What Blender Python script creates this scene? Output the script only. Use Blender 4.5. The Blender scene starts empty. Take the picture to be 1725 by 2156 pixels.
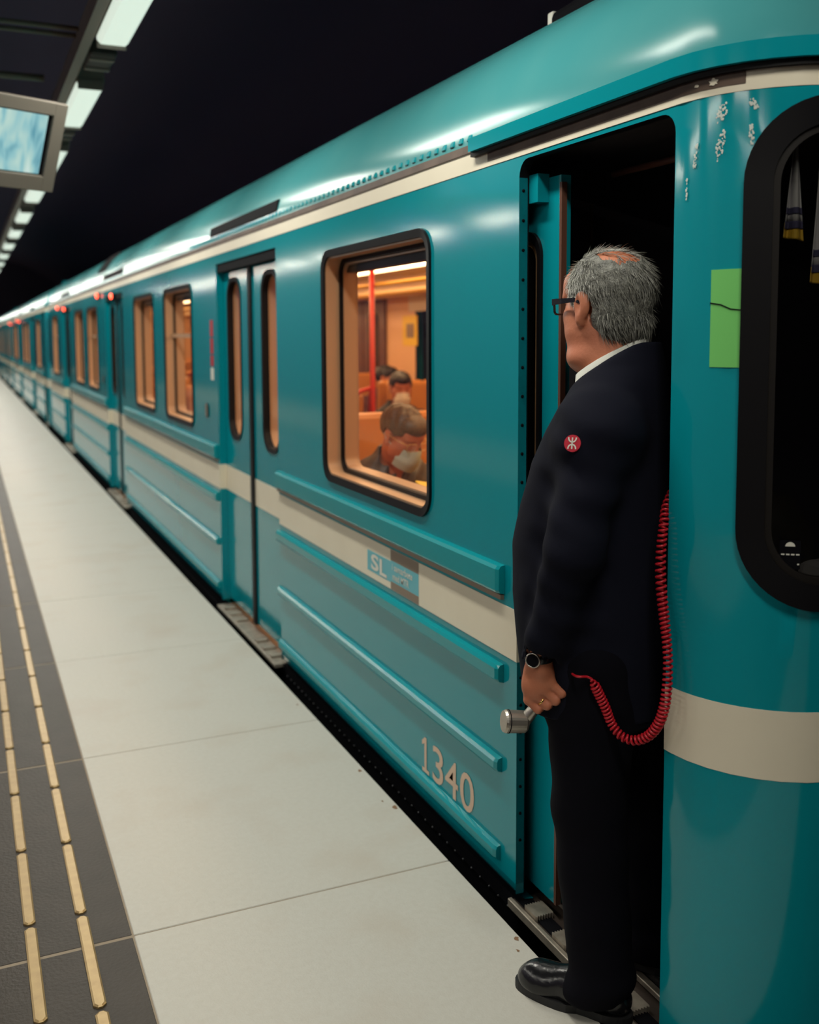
import bpy, bmesh, math, random
import numpy as np
from mathutils import Vector, Matrix
from mathutils.geometry import delaunay_2d_cdt

random.seed(7)
rng = np.random.default_rng(7)
sc = bpy.context.scene
COL = sc.collection
PI = math.pi

# ------------------------------------------------------------------ camera
FPX, CX, CY, W, H = 2120.0, 862.5, 896.0, 1725.0, 2156.0
CAM_Z = 1.6
_dy = Vector((-79.0 - CX, 711.0 - CY, FPX)).normalized()          # vanishing point of the rails
_dx = Vector((5740.0 - CX, 685.0 - CY, FPX))                       # vanishing point of the slab joints
_dx = (_dx - _dx.dot(_dy) * _dy).normalized()
_dz = _dx.cross(_dy)
if _dz.y > 0:
    _dz = -_dz
right = Vector((_dx.x, _dy.x, _dz.x)); down = Vector((_dx.y, _dy.y, _dz.y)); fwd = Vector((_dx.z, _dy.z, _dz.z))
cam_data = bpy.data.cameras.new('camera')
cam = bpy.data.objects.new('camera', cam_data)
COL.objects.link(cam)
rot = Matrix((right, -down, -fwd)).transposed()
cam.matrix_world = Matrix.Translation((0, 0, CAM_Z)) @ rot.to_4x4()
cam_data.sensor_fit = 'AUTO'
cam_data.sensor_width = 36.0
cam_data.lens = FPX / H * 36.0
cam_data.shift_x = 0.0
cam_data.shift_y = -(H / 2 - CY) / H
cam_data.clip_start = 0.05
cam_data.clip_end = 300
cam_data.dof.use_dof = True
cam_data.dof.focus_distance = 2.45
cam_data.dof.aperture_fstop = 2.5
sc.camera = cam

# ------------------------------------------------------------------ world, exposure
world = bpy.data.worlds.new('world')
sc.world = world
world.use_nodes = True
bg = world.node_tree.nodes['Background']
bg.inputs[0].default_value = (0.55, 0.52, 0.85, 1)
bg.inputs[1].default_value = 0.006
sc.view_settings.view_transform = 'Standard'
sc.view_settings.look = 'None'
sc.view_settings.gamma = 1.0
sc.view_settings.exposure = 0.0
sc.view_settings.use_curve_mapping = False
sc.cycles.use_denoising = True
sc.cycles.use_adaptive_sampling = True
sc.cycles.adaptive_threshold = 0.03
sc.cycles.max_bounces = 6
sc.cycles.diffuse_bounces = 3
sc.cycles.glossy_bounces = 3
sc.cycles.transparent_max_bounces = 10
sc.cycles.sample_clamp_indirect = 4.0
sc.cycles.caustics_reflective = False
sc.cycles.caustics_refractive = False

LAMP_W = 27.0            # watts of each platform lamp
LAMP_COL = (1.0, 0.97, 0.86)
SALOON_EMIT = 9.0        # ceiling strips inside the cars

# ------------------------------------------------------------------ materials
MATS = {}
def mat(name, col, rough=0.5, metal=0.0, spec=0.5, noise=None, bump=None, emit=None, estr=0.0, coat=0.0, sheen=0.0):
    """noise=(scale, amount, second colour) mottles the colour; bump=(scale, strength)."""
    if name in MATS:
        return MATS[name]
    m = bpy.data.materials.new(name); m.use_nodes = True
    nt = m.node_tree; b = nt.nodes['Principled BSDF']
    b.inputs['Base Color'].default_value = (*col, 1)
    b.inputs['Roughness'].default_value = rough
    b.inputs['Metallic'].default_value = metal
    b.inputs['Specular IOR Level'].default_value = spec
    b.inputs['Coat Weight'].default_value = coat
    b.inputs['Coat Roughness'].default_value = 0.06
    b.inputs['Sheen Weight'].default_value = sheen
    tc = nt.nodes.new('ShaderNodeTexCoord')
    if noise:
        n = nt.nodes.new('ShaderNodeTexNoise'); n.inputs['Scale'].default_value = noise[0]; n.inputs['Detail'].default_value = 6
        nt.links.new(tc.outputs['Object'], n.inputs['Vector'])
        r = nt.nodes.new('ShaderNodeValToRGB'); r.color_ramp.elements[0].position = 0.35; r.color_ramp.elements[1].position = 0.7
        r.color_ramp.elements[0].color = (*col, 1)
        c2 = noise[2] if len(noise) > 2 else tuple(c * (1 - noise[1]) for c in col)
        r.color_ramp.elements[1].color = (*[a * (1 - noise[1]) + q * noise[1] for a, q in zip(col, c2)], 1)
        nt.links.new(n.outputs['Fac'], r.inputs['Fac']); nt.links.new(r.outputs['Color'], b.inputs['Base Color'])
    if bump:
        n2 = nt.nodes.new('ShaderNodeTexNoise'); n2.inputs['Scale'].default_value = bump[0]; n2.inputs['Detail'].default_value = 4
        nt.links.new(tc.outputs['Object'], n2.inputs['Vector'])
        bp = nt.nodes.new('ShaderNodeBump'); bp.inputs['Strength'].default_value = bump[1]; bp.inputs['Distance'].default_value = 0.01
        nt.links.new(n2.outputs['Fac'], bp.inputs['Height']); nt.links.new(bp.outputs['Normal'], b.inputs['Normal'])
    if emit:
        b.inputs['Emission Color'].default_value = (*emit, 1); b.inputs['Emission Strength'].default_value = estr
    MATS[name] = m
    return m

def glass_mat(name, tint=(1, 1, 1), rough=0.0, base=0.04):
    m = bpy.data.materials.new(name); m.use_nodes = True
    nt = m.node_tree; nt.nodes.clear()
    out = nt.nodes.new('ShaderNodeOutputMaterial'); mix = nt.nodes.new('ShaderNodeMixShader')
    tr = nt.nodes.new('ShaderNodeBsdfTransparent'); tr.inputs[0].default_value = (*tint, 1)
    gl = nt.nodes.new('ShaderNodeBsdfGlossy'); gl.inputs['Roughness'].default_value = rough
    lw = nt.nodes.new('ShaderNodeLayerWeight'); lw.inputs[0].default_value = 0.5       # facing: 1 - |cos|, the same from both sides
    pw = nt.nodes.new('ShaderNodeMath'); pw.operation = 'POWER'; pw.inputs[1].default_value = 5.0
    fr = nt.nodes.new('ShaderNodeMath'); fr.operation = 'MULTIPLY_ADD'; fr.inputs[1].default_value = 0.9; fr.inputs[2].default_value = base
    nt.links.new(lw.outputs['Facing'], pw.inputs[0]); nt.links.new(pw.outputs[0], fr.inputs[0])
    nt.links.new(fr.outputs[0], mix.inputs[0]); nt.links.new(tr.outputs[0], mix.inputs[1]); nt.links.new(gl.outputs[0], mix.inputs[2])
    nt.links.new(mix.outputs[0], out.inputs[0])
    MATS[name] = m
    return m

TEAL = mat('teal_paint', (0.002, 0.258, 0.312), rough=0.11, spec=0.45, noise=(1.3, 0.25, (0.003, 0.222, 0.272)), bump=(2.2, 0.02))
RIBT = mat('teal_rib_paint', (0.003, 0.27, 0.31), rough=0.2, spec=0.5)
ROOFT = mat('teal_roof_paint', (0.050, 0.25, 0.265), rough=0.21, spec=0.10, noise=(3, 0.35, (0.09, 0.30, 0.30)))
CREAM = mat('cream_paint', (0.78, 0.71, 0.56), rough=0.3, noise=(6, 0.2, (0.62, 0.54, 0.40)))
BROWN = mat('weathered_brown_strip', (0.07, 0.042, 0.03), rough=0.55, noise=(9, 0.7, (0.16, 0.11, 0.08)))
RUBBER = mat('black_rubber', (0.0045, 0.004, 0.005), rough=0.5, spec=0.16)
BLACK = mat('black_metal', (0.004, 0.004, 0.006), rough=0.8, spec=0.08)
STEEL = mat('worn_steel', (0.50, 0.44, 0.36), rough=0.40, metal=0.6, noise=(25, 0.5, (0.16, 0.13, 0.10)))
DOTS = mat('grey_rivet', (0.10, 0.10, 0.11), rough=0.5)
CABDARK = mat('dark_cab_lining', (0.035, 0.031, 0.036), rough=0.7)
CABTRIM = mat('cab_brown_trim', (0.12, 0.05, 0.03), rough=0.45)
PEACH = mat('peach_lining', (0.72, 0.44, 0.24), rough=0.45)
ALU = mat('window_frame_metal', (0.44, 0.25, 0.135), rough=0.35, spec=0.6)
SEAT = mat('orange_seat_cloth', (0.62, 0.23, 0.06), rough=0.8, noise=(40, 0.4, (0.40, 0.10, 0.03)))
SEATB = mat('orange_seat_shell', (0.55, 0.22, 0.05), rough=0.4)
REDRAIL = mat('red_handrail', (0.60, 0.035, 0.012), rough=0.3)
CARFLOOR = mat('saloon_floor', (0.14, 0.07, 0.05), rough=0.7)
CARCEIL = mat('saloon_ceiling', (0.85, 0.70, 0.50), rough=0.5)
STRIP = mat('saloon_light', (1, 0.9, 0.7), emit=(1.0, 0.62, 0.30), estr=SALOON_EMIT)
PANE = glass_mat('window_glass')
SCREENGLASS = glass_mat('windshield_glass', tint=(0.55, 0.55, 0.5))
REDLAMP = mat('red_lamp', (0.6, 0.02, 0.01), emit=(1.0, 0.10, 0.045), estr=6.0)
STRIP.cycles.emission_sampling = 'FRONT'
REDLAMP.cycles.emission_sampling = 'NONE'
LIGHTBLUE = mat('light_blue_print', (0.13, 0.45, 0.52), rough=0.4)
GREYPRINT = mat('grey_brown_print', (0.23, 0.17, 0.125), rough=0.4)
WHITEPRINT = mat('white_print', (0.72, 0.70, 0.62), rough=0.4)
REDPRINT = mat('red_print', (0.45, 0.02, 0.03), rough=0.4)
GREENPRINT = mat('green_sticker', (0.16, 0.55, 0.13), rough=0.5)
GLINT = mat('painted_glint', (0.55, 0.60, 0.55), rough=0.7)  # pale colour of the lamp reflections painted on the nose
NUMBERP = mat('number_print', (0.66, 0.47, 0.34), rough=0.4)
YELLOW = mat('yellow_poster', (0.75, 0.50, 0.03), rough=0.5)

# ------------------------------------------------------------------ mesh helpers
def link_mesh(name, me, m=None, parent=None, smooth=False):
    o = bpy.data.objects.new(name, me)
    COL.objects.link(o)
    if m is not None and not me.materials:
        me.materials.append(m)
    if smooth:
        me.polygons.foreach_set('use_smooth', [True] * len(me.polygons))
    if parent is not None:
        o.parent = parent
    return o

def from_py(name, verts, faces, m=None, parent=None, smooth=False, base=None):
    if base is not None:
        verts = [(v[0] - base[0], v[1] - base[1], v[2] - base[2]) for v in verts]
    me = bpy.data.meshes.new(name)
    me.from_pydata([tuple(v) for v in verts], [], faces)
    me.update()
    return link_mesh(name, me, m, parent, smooth)

def from_bm(name, bm, m=None, parent=None, smooth=False, base=None):
    if base is not None:
        bmesh.ops.translate(bm, vec=(-base[0], -base[1], -base[2]), verts=bm.verts)
    bmesh.ops.recalc_face_normals(bm, faces=bm.faces)
    me = bpy.data.meshes.new(name); bm.to_mesh(me); bm.free()
    return link_mesh(name, me, m, parent, smooth)

def empty(name, loc=(0, 0, 0), rz=0.0, parent=None):
    o = bpy.data.objects.new(name, None); COL.objects.link(o)
    o.location = loc; o.rotation_euler = (0, 0, rz); o.empty_display_size = 0.1
    if parent is not None:
        o.parent = parent
    return o

def tag(o, label=None, cat=None, group=None, kind=None):
    if label: o['label'] = label
    if cat: o['category'] = cat
    if group: o['group'] = group
    if kind: o['kind'] = kind
    return o

def bm_box(bm, x0, x1, y0, y1, z0, z1, bev=0.0, seg=2):
    r = bmesh.ops.create_cube(bm, size=1.0)
    vs = r['verts']
    bmesh.ops.scale(bm, vec=(x1 - x0, y1 - y0, z1 - z0), verts=vs)
    bmesh.ops.translate(bm, vec=((x0 + x1) / 2, (y0 + y1) / 2, (z0 + z1) / 2), verts=vs)
    if bev > 0:
        es = list({e for v in vs for e in v.link_edges})
        bmesh.ops.bevel(bm, geom=es, offset=bev, segments=seg, affect='EDGES', profile=0.5)
    return vs

def box(name, x0, x1, y0, y1, z0, z1, m, parent=None, base=None, bev=0.0, seg=2):
    bm = bmesh.new(); bm_box(bm, x0, x1, y0, y1, z0, z1, bev, seg)
    return from_bm(name, bm, m, parent, base=base)

def tube_data(pts, radii, n=10, caps=True):
    """tube along a polyline: verts, faces"""
    pts = [Vector(p) for p in pts]
    if not hasattr(radii, '__len__'): radii = [radii] * len(pts)
    V, Fc = [], []
    t0 = (pts[1] - pts[0]).normalized()
    ref = Vector((0, 0, 1)) if abs(t0.z) < 0.9 else Vector((1, 0, 0))
    u = t0.cross(ref).normalized()
    for i, p in enumerate(pts):
        if i == 0: t = t0
        elif i == len(pts) - 1: t = (pts[i] - pts[i - 1]).normalized()
        else: t = (pts[i + 1] - pts[i - 1]).normalized()
        u = (u - u.dot(t) * t).normalized(); v = t.cross(u)
        for k in range(n):
            a = 2 * PI * k / n
            V.append(p + radii[i] * (math.cos(a) * u + math.sin(a) * v))
    for i in range(len(pts) - 1):
        for k in range(n):
            k2 = (k + 1) % n
            Fc.append((i * n + k, i * n + k2, (i + 1) * n + k2, (i + 1) * n + k))
    if caps:
        Fc.append(tuple(range(n - 1, -1, -1))); Fc.append(tuple((len(pts) - 1) * n + k for k in range(n)))
    return V, Fc

def tube(name, pts, radii, m, parent=None, base=None, n=10, smooth=True):
    V, Fc = tube_data(pts, radii, n)
    return from_py(name, V, Fc, m, parent, smooth, base)

def rrect(a0, a1, b0, b1, r, n=6):
    """rounded rectangle outline, counter-clockwise, in the (a, b) plane"""
    P = []
    for (ca, cb, st) in ((a1 - r, b0 + r, -PI / 2), (a1 - r, b1 - r, 0), (a0 + r, b1 - r, PI / 2), (a0 + r, b0 + r, PI)):
        for k in range(n + 1):
            t = st + PI / 2 * k / n
            P.append((ca + r * math.cos(t), cb + r * math.sin(t)))
    return P

def densify(P, step, closed=True):
    out = []
    n = len(P)
    for i in range(n if closed else n - 1):
        a, b = P[i], P[(i + 1) % n]
        d = math.hypot(b[0] - a[0], b[1] - a[1]); k = max(1, int(math.ceil(d / step)))
        for j in range(k):
            out.append((a[0] + (b[0] - a[0]) * j / k, a[1] + (b[1] - a[1]) * j / k))
    if not closed: out.append(P[-1])
    return out

def inside(p, poly):
    x, y = p; c = False; n = len(poly)
    for i in range(n):
        x1, y1 = poly[i]; x2, y2 = poly[(i + 1) % n]
        if (y1 > y) != (y2 > y) and x < (x2 - x1) * (y - y1) / (y2 - y1) + x1:
            c = not c
    return c

def sheet2d(outer, holes=(), grid=()):
    """constrained triangulation of a 2-D region with holes -> (points, triangles)"""
    pts, edges = [], []
    for P in [outer] + list(holes):
        b = len(pts); pts += P
        edges += [(b + i, b + (i + 1) % len(P)) for i in range(len(P))]
    pts = pts + list(grid)
    v, e, f, *_ = delaunay_2d_cdt([Vector(p) for p in pts], edges, [], 0, 1e-6)
    out = []
    for t in f:
        c = (sum(v[i].x for i in t) / 3, sum(v[i].y for i in t) / 3)
        if inside(c, outer) and not any(inside(c, h) for h in holes):
            out.append(tuple(t))
    return [(p.x, p.y) for p in v], out
# ------------------------------------------------------------------ platform
PAVE = mat('pale_granite', (0.54, 0.525, 0.47), rough=0.5, noise=(55, 0.22, (0.43, 0.40, 0.34)), bump=(160, 0.10))
_nt = PAVE.node_tree                                   # brownish wear stains on the slabs
_b = _nt.nodes['Principled BSDF']; _old = _b.inputs['Base Color'].links[0].from_socket
_n = _nt.nodes.new('ShaderNodeTexNoise'); _n.inputs['Scale'].default_value = 2.6; _n.inputs['Detail'].default_value = 8
_g = _nt.nodes.new('ShaderNodeNewGeometry'); _nt.links.new(_g.outputs['Position'], _n.inputs['Vector'])
_r = _nt.nodes.new('ShaderNodeValToRGB'); _r.color_ramp.elements[0].position = 0.52; _r.color_ramp.elements[1].position = 0.8
_mx = _nt.nodes.new('ShaderNodeMix'); _mx.data_type = 'RGBA'; _mx.inputs[7].default_value = (0.49, 0.44, 0.37, 1)
_nt.links.new(_n.outputs['Fac'], _r.inputs['Fac']); _nt.links.new(_r.outputs['Color'], _mx.inputs[0])
_nt.links.new(_old, _mx.inputs[6]); _nt.links.new(_mx.outputs[2], _b.inputs['Base Color'])
SLATE = mat('dark_slate', (0.048, 0.038, 0.029), rough=0.48, spec=0.25, noise=(9, 0.5, (0.028, 0.022, 0.016)), bump=(90, 0.18))
GROUT = mat('sandy_grout', (0.30, 0.245, 0.18), rough=0.85)
BRASS = mat('brass_bar', (0.41, 0.285, 0.125), rough=0.4, metal=0.4, noise=(30, 0.5, (0.26, 0.165, 0.07)))
CONC = mat('dark_concrete', (0.05, 0.045, 0.04), rough=0.9)

PLAT = tag(empty('floor', (0.0, 0.0, 0.0)), kind='structure')
box('slab_bed', -6.0, 1.285, -6.0, 60.0, -1.1, -0.0022, GROUT, PLAT)
JY0, JP = 2.653, 1.2465
def shared_box(name, sx, sy, sz, bev):
    bm = bmesh.new(); bm_box(bm, -sx / 2, sx / 2, -sy / 2, sy / 2, -sz, 0, bev, 1)
    bmesh.ops.recalc_face_normals(bm, faces=bm.faces)
    me = bpy.data.meshes.new(name); bm.to_mesh(me); bm.free()
    return me
def put(name, me, loc, m, parent):
    o = link_mesh(name, me, m, parent); o.location = loc
    return o
slab_me = shared_box('paving_slab', 0.945 - 0.004, JP - 0.005, 0.12, 0.002)
tile_me = shared_box('slate_tile', 0.60 - 0.004, JP - 0.011, 0.05, 0.002)
tile2_me = shared_box('slate_tile_wide', 1.2 - 0.006, JP - 0.011, 0.05, 0.002)
for k in range(-5, 36):
    yc = JY0 + (k + 0.5) * JP
    put('paving_slab', slab_me, (0.355 + 0.945 / 2, yc, 0.0), PAVE, PLAT)
    put('slate_tile', tile_me, (0.355 - 0.30, yc, -0.001), SLATE, PLAT)
    put('slate_tile', tile2_me, (0.355 - 0.60 - 0.60, yc, -0.001), SLATE, PLAT)
    put('slate_tile', tile2_me, (0.355 - 0.60 - 1.80, yc, -0.001), SLATE, PLAT)
# raised brass guide bars
def bar_mesh(L, w, h):
    bm = bmesh.new(); c = 0.010; hw, hl = w / 2, L / 2
    lo = [(-hw, -hl + c), (-hw + c, -hl), (hw - c, -hl), (hw, -hl + c), (hw, hl - c), (hw - c, hl), (-hw + c, hl), (-hw, hl - c)]
    r0 = [bm.verts.new((x, y, -0.003)) for x, y in lo]; r1 = [bm.verts.new((x, y, h * 0.55)) for x, y in lo]; r2 = [bm.verts.new((x * 0.72, y * 0.978, h)) for x, y in lo]
    for i in range(8):
        j = (i + 1) % 8; bm.faces.new((r0[i], r0[j], r1[j], r1[i])); bm.faces.new((r1[i], r1[j], r2[j], r2[i]))
    bm.faces.new(r2)
    bmesh.ops.recalc_face_normals(bm, faces=bm.faces)
    me = bpy.data.meshes.new('guide_bar'); bm.to_mesh(me); bm.free()
    return me
bar_me = bar_mesh(0.415, 0.031, 0.006)
for xr in (0.238, 0.104, -0.03):
    for k in range(-6, 66):
        put('guide_bar', bar_me, (xr, 2.592 + 0.4315 * k, 0.0), BRASS, PLAT)

# rusty spots along the platform edge
STAIN = mat('rust_stain', (0.22, 0.12, 0.06), rough=0.8)
for i, (sx_, sy_, sr) in enumerate(((1.279, 3.36, 0.014), (1.283, 3.04, 0.018), (1.262, 3.10, 0.007), (1.285, 2.22, 0.012), (1.262, 2.17, 0.008), (1.27, 4.1, 0.010))):
    r_ = random.Random(90 + i); n_st = 12
    V = [(sx_ + sr * 0.6 * math.cos(2 * PI * k / n_st) * r_.uniform(0.4, 1.2), sy_ + sr * math.sin(2 * PI * k / n_st) * r_.uniform(0.4, 1.2), 0.0006) for k in range(n_st)]
    from_py('rust_spot', V, [tuple(range(n_st))], STAIN, PLAT)

# track bed, tunnel wall and roof of the station hall: all close to black
ROCK = mat('soot_black_rock', (0.16, 0.14, 0.22), rough=0.95, spec=0.0, bump=(3, 0.8))
tag(box('trackbed', 1.29, 6.4, -8, 60, -1.3, -1.1, CONC), kind='structure')
def rock_sheet(name, fn, nu, nv):
    V = []; Fc = []
    for i in range(nu + 1):
        for j in range(nv + 1):
            p = fn(i / nu, j / nv)
            V.append((p[0] + random.uniform(-.08, .08), p[1], p[2] + random.uniform(-.08, .08)))
    for i in range(nu):
        for j in range(nv):
            a = i * (nv + 1) + j
            Fc.append((a, a + 1, a + nv + 2, a + nv + 1))
    return tag(from_py(name, V, Fc, ROCK, smooth=True), kind='structure')
def vault(u, v):
    y = -8 + 68 * u
    a = v * PI
    return (1.0 + 5.6 * math.cos(a), y, -1.2 + 7.0 * math.sin(a) ** 0.6)
rock_sheet('ceiling', vault, 30, 20)
tag(box('wall_far', -5.5, 7.0, 60.2, 60.5, -1.3, 7.0, ROCK), kind='structure')
tag(box('wall_rear', -5.5, 7.0, -8.5, -8.2, -1.3, 7.0, ROCK), kind='structure')
# ------------------------------------------------------------------ metro cars
SX = 1.39                    # plane of the platform side of the body
YF, YA, YB = 1.47, 1.74, 18.70   # nose, end of the front corner arc, start of the rear arc
RC = 0.27
AL = RC * PI / 2
CARX = 2.79
BASE = (CARX, YF, -1.1)
def plan(y):
    """body plan in unrolled length: returns (X, Y, outward normal x, y)"""
    if y >= YA and y <= YB:
        return SX, y, -1.0, 0.0
    if y > YB:
        t = min((y - YB) / RC, PI / 2)
        e = max(0.0, y - YB - AL)
        return SX + RC - RC * math.cos(t) + e, YB + RC * math.sin(t), -math.cos(t), math.sin(t)
    t = (YA - y) / RC
    if t <= PI / 2:
        return SX + RC - RC * math.cos(t), YA - RC * math.sin(t), -math.cos(t), -math.sin(t)
    e = (YA - y) - AL
    wf = 2 * (CARX - SX - RC)
    if e <= wf:
        s = 0.04 * PI / wf * math.cos(PI * e / wf)
        n = Vector((-s, -1)).normalized()
        return SX + RC + e, YF - 0.04 * math.sin(PI * e / wf), n.x, n.y
    t = min((e - wf) / RC, PI / 2)
    return SX + RC + wf + RC * math.sin(t), YA - RC * math.cos(t), math.sin(t), -math.cos(t)
def MP(y, z, off=0.0):
    X, Y, nx, ny = plan(y)
    return (X + nx * off, Y + ny * off, z)
YNOSE_END = YA - 2 * AL - 2 * (CARX - SX - RC)
WFRONT = 2 * (CARX - SX - RC)

CARS = []
car = tag(empty('metro_car', BASE), 'teal metro car numbered 1340 with an open driver door', 'metro car')
UNIQUE = set()               # parts that the coupled cars do not share

def part(name, V, Fc, m, parent=None, smooth=False):
    """a part in world coordinates -> child of the car (or of one of its parts, whose origin is the car's)"""
    p = parent if parent is not None else car
    return from_py(name, V, Fc, m, p, smooth, base=BASE)

def sheet(name, outer, holes, off, m, parent=None, grid=(), reveal=None, reveal_holes=None, smooth=True):
    P, T = sheet2d(outer, holes, grid)
    V = [MP(p[0], p[1], off) for p in P]
    Fc = [t for t in T]
    # orient outwards
    out = []
    for t in Fc:
        a, b, c = (Vector(V[i]) for i in t)
        n = (b - a).cross(c - a)
        X, Y, nx, ny = plan((P[t[0]][0] + P[t[1]][0] + P[t[2]][0]) / 3)
        out.append(t if n.x * nx + n.y * ny >= 0 else (t[0], t[2], t[1]))
    o = part(name, V, out, m, parent, smooth)
    if reveal:
        o = o
    return o

def rim(name, loop, o0, o1, m, parent=None):
    """strip that follows a closed outline from offset o0 to offset o1"""
    V = [MP(a, b, o0) for a, b in loop] + [MP(a, b, o1) for a, b in loop]
    n = len(loop)
    Fc = [(i, (i + 1) % n, n + (i + 1) % n, n + i) for i in range(n)]
    return part(name, V, Fc, m, parent)

def ring(name, lo, li, o0, o1, m, parent=None, lip=0.0):
    """closed frame between an outer and an inner outline, from offset o0 (inside) to o1 (outside)"""
    n = len(lo)
    V = [MP(a, b, o0) for a, b in lo] + [MP(a, b, o1) for a, b in lo] + [MP(a, b, o1 - lip) for a, b in li] + [MP(a, b, o0) for a, b in li]
    Fc = []
    for i in range(n):
        j = (i + 1) % n
        for k in range(4):
            k2 = (k + 1) % 4
            Fc.append((k * n + i, k * n + j, k2 * n + j, k2 * n + i))
    o = part(name, V, Fc, m, parent)
    smooth_by_angle(o)
    return o

def smooth_by_angle(o, deg=35):
    o.data.polygons.foreach_set('use_smooth', [True] * len(o.data.polygons))
    o.data.set_sharp_from_angle(angle=math.radians(deg))

def slabpart(name, y0, y1, z0, z1, o0, o1, m, parent=None, step=0.05):
    """raised block that follows the body from y0 to y1 (any plan), offsets o0..o1"""
    curved = y0 < YA or y1 > YB
    ys = [y0]
    while curved and ys[-1] + step < y1: ys.append(ys[-1] + step)
    ys.append(y1)
    V = []; Fc = []
    for y in ys:
        V += [MP(y, z0, o0), MP(y, z0, o1), MP(y, z1, o1), MP(y, z1, o0)]
    for i in range(len(ys) - 1):
        for k in range(4):
            k2 = (k + 1) % 4
            Fc.append((4 * i + k, 4 * i + k2, 4 * i + 4 + k2, 4 * i + 4 + k))
    Fc.append((0, 1, 2, 3)); L = 4 * (len(ys) - 1); Fc.append((L + 3, L + 2, L + 1, L))
    bm = bmesh.new()
    vs = [bm.verts.new(v) for v in V]
    for f in Fc: bm.faces.new([vs[i] for i in f])
    o = from_bm(name, bm, m, parent if parent is not None else car, base=BASE)
    if curved: smooth_by_angle(o)
    return o

# ---- layout
DOORS = [(4.73, 5.98), (9.83, 11.08), (14.93, 16.18)]
WINS = [(2.98, 4.025, 0), (6.70, 7.67, 1), (8.16, 9.12, 0), (11.80, 12.77, 1), (13.26, 14.22, 0), (16.90, 17.86, 1)]
WZ0, WZ1 = 1.008, 1.937
CABD = (1.752, 2.405)
Z_LOW, Z_TOP = 0.03, 2.135
WS = (YA - AL - WFRONT / 2 + 0.10, YA - 0.167)          # platform-side windshield, unrolled
WS2 = (YA - 2 * AL - WFRONT + 0.167, YA - AL - WFRONT / 2 - 0.10)

holes = []
cab_hole = rrect(CABD[0], CABD[1], Z_LOW + 0.0005, 2.07, 0.035)
cab_hole = [(a, b if b > 0.2 else Z_LOW - 0.2) for a, b in cab_hole]
def notch(y0, y1, zt, r):
    """outline running round a doorway that is open at the foot"""
    P = [(y0, Z_LOW)]
    for k in range(7):
        t = PI - PI / 2 * k / 6
        P.append((y0 + r + r * math.cos(t), zt - r + r * math.sin(t)))
    for k in range(7):
        t = PI / 2 - PI / 2 * k / 6
        P.append((y1 - r + r * math.cos(t), zt - r + r * math.sin(t)))
    P.append((y1, Z_LOW))
    return P
outer = [(YNOSE_END, Z_LOW)]
NOTCH = []
for (a, b, zt, r) in [(CABD[0], CABD[1], 2.068, 0.045)] + [(d[0], d[1], 2.025, 0.012) for d in DOORS]:
    nn = notch(a, b, zt, r); NOTCH.append(nn); outer += nn
outer += [(YB + AL, Z_LOW), (YB + AL, Z_TOP), (YNOSE_END, Z_TOP)]
outer = densify(outer, 0.25)
# finer along the curved nose
fine = []
n_ = len(outer)
for i in range(n_):
    a, b = outer[i], outer[(i + 1) % n_]
    k = 8 if (min(a[0], b[0]) < YA or max(a[0], b[0]) > YB) and abs(a[0] - b[0]) > 0.06 else 1
    for j in range(k): fine.append((a[0] + (b[0] - a[0]) * j / k, a[1] + (b[1] - a[1]) * j / k))
outer = fine
WOUT = []
for (a, b, t) in WINS:
    WOUT.append(rrect(a, b, WZ0, WZ1, 0.075, 8))
ws_loop = densify(rrect(WS[0], WS[1], 1.052, 2.052, 0.155, 12), 0.04)
ws2_loop = densify(rrect(WS2[0], WS2[1], 1.052, 2.052, 0.155, 12), 0.04)
grid = []
y = YNOSE_END + 0.03
while y < YA + 0.05:
    for z in np.arange(0.1, 2.1, 0.12):
        p = (y, float(z))
        if not inside(p, ws_loop) and not inside(p, ws2_loop): grid.append(p)
    y += 0.033
y = YB
while y < YB + AL:
    for z in np.arange(0.1, 2.1, 0.2): grid.append((y, float(z)))
    y += 0.045
sheet('body_side', outer, WOUT + [ws_loop, ws2_loop], 0.0, TEAL, grid=grid)
# tucked-under foot of the body side
def foot_rail(y0, y1):
    ys = [y0]
    while ys[-1] + 0.04 < y1 and (y0 < YA): ys.append(ys[-1] + 0.04)
    ys.append(y1)
    prof = [(0.0, Z_LOW), (-0.004, 0.01), (-0.014, -0.008), (-0.03, -0.02), (-0.06, -0.026)]
    V = [MP(y, z, o) for y in ys for (o, z) in prof]; k = len(prof)
    Fc = [(i * k + j, i * k + j + 1, (i + 1) * k + j + 1, (i + 1) * k + j) for i in range(len(ys) - 1) for j in range(k - 1)]
    part('sill_edge', V, Fc, TEAL, smooth=True)
segs = [(YNOSE_END, CABD[0]), (CABD[1], DOORS[0][0]), (DOORS[0][1], DOORS[1][0]), (DOORS[1][1], DOORS[2][0]), (DOORS[2][1], YB + AL)]
for s in segs: foot_rail(*s)
# far side of the body, with its own windows
def flat_sheet(name, outer, holes, X, m, parent=None):
    P, T = sheet2d(outer, holes)
    return part(name, [(X, p[0], p[1]) for p in P], T, m, parent)
FX = 2 * CARX - SX
flat_sheet('body_side', [(YA, Z_LOW), (YB, Z_LOW), (YB, Z_TOP), (YA, Z_TOP)], [rrect(a, b, WZ0, WZ1, 0.075, 5) for a, b, t in WINS[1:]], FX, TEAL)
part('body_end', [(SX + RC, YB + RC, Z_LOW), (FX - RC, YB + RC, Z_LOW), (FX - RC, YB + RC, 2.6), (SX + RC, YB + RC, 2.6)], [(0, 1, 2, 3)], TEAL)
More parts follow.
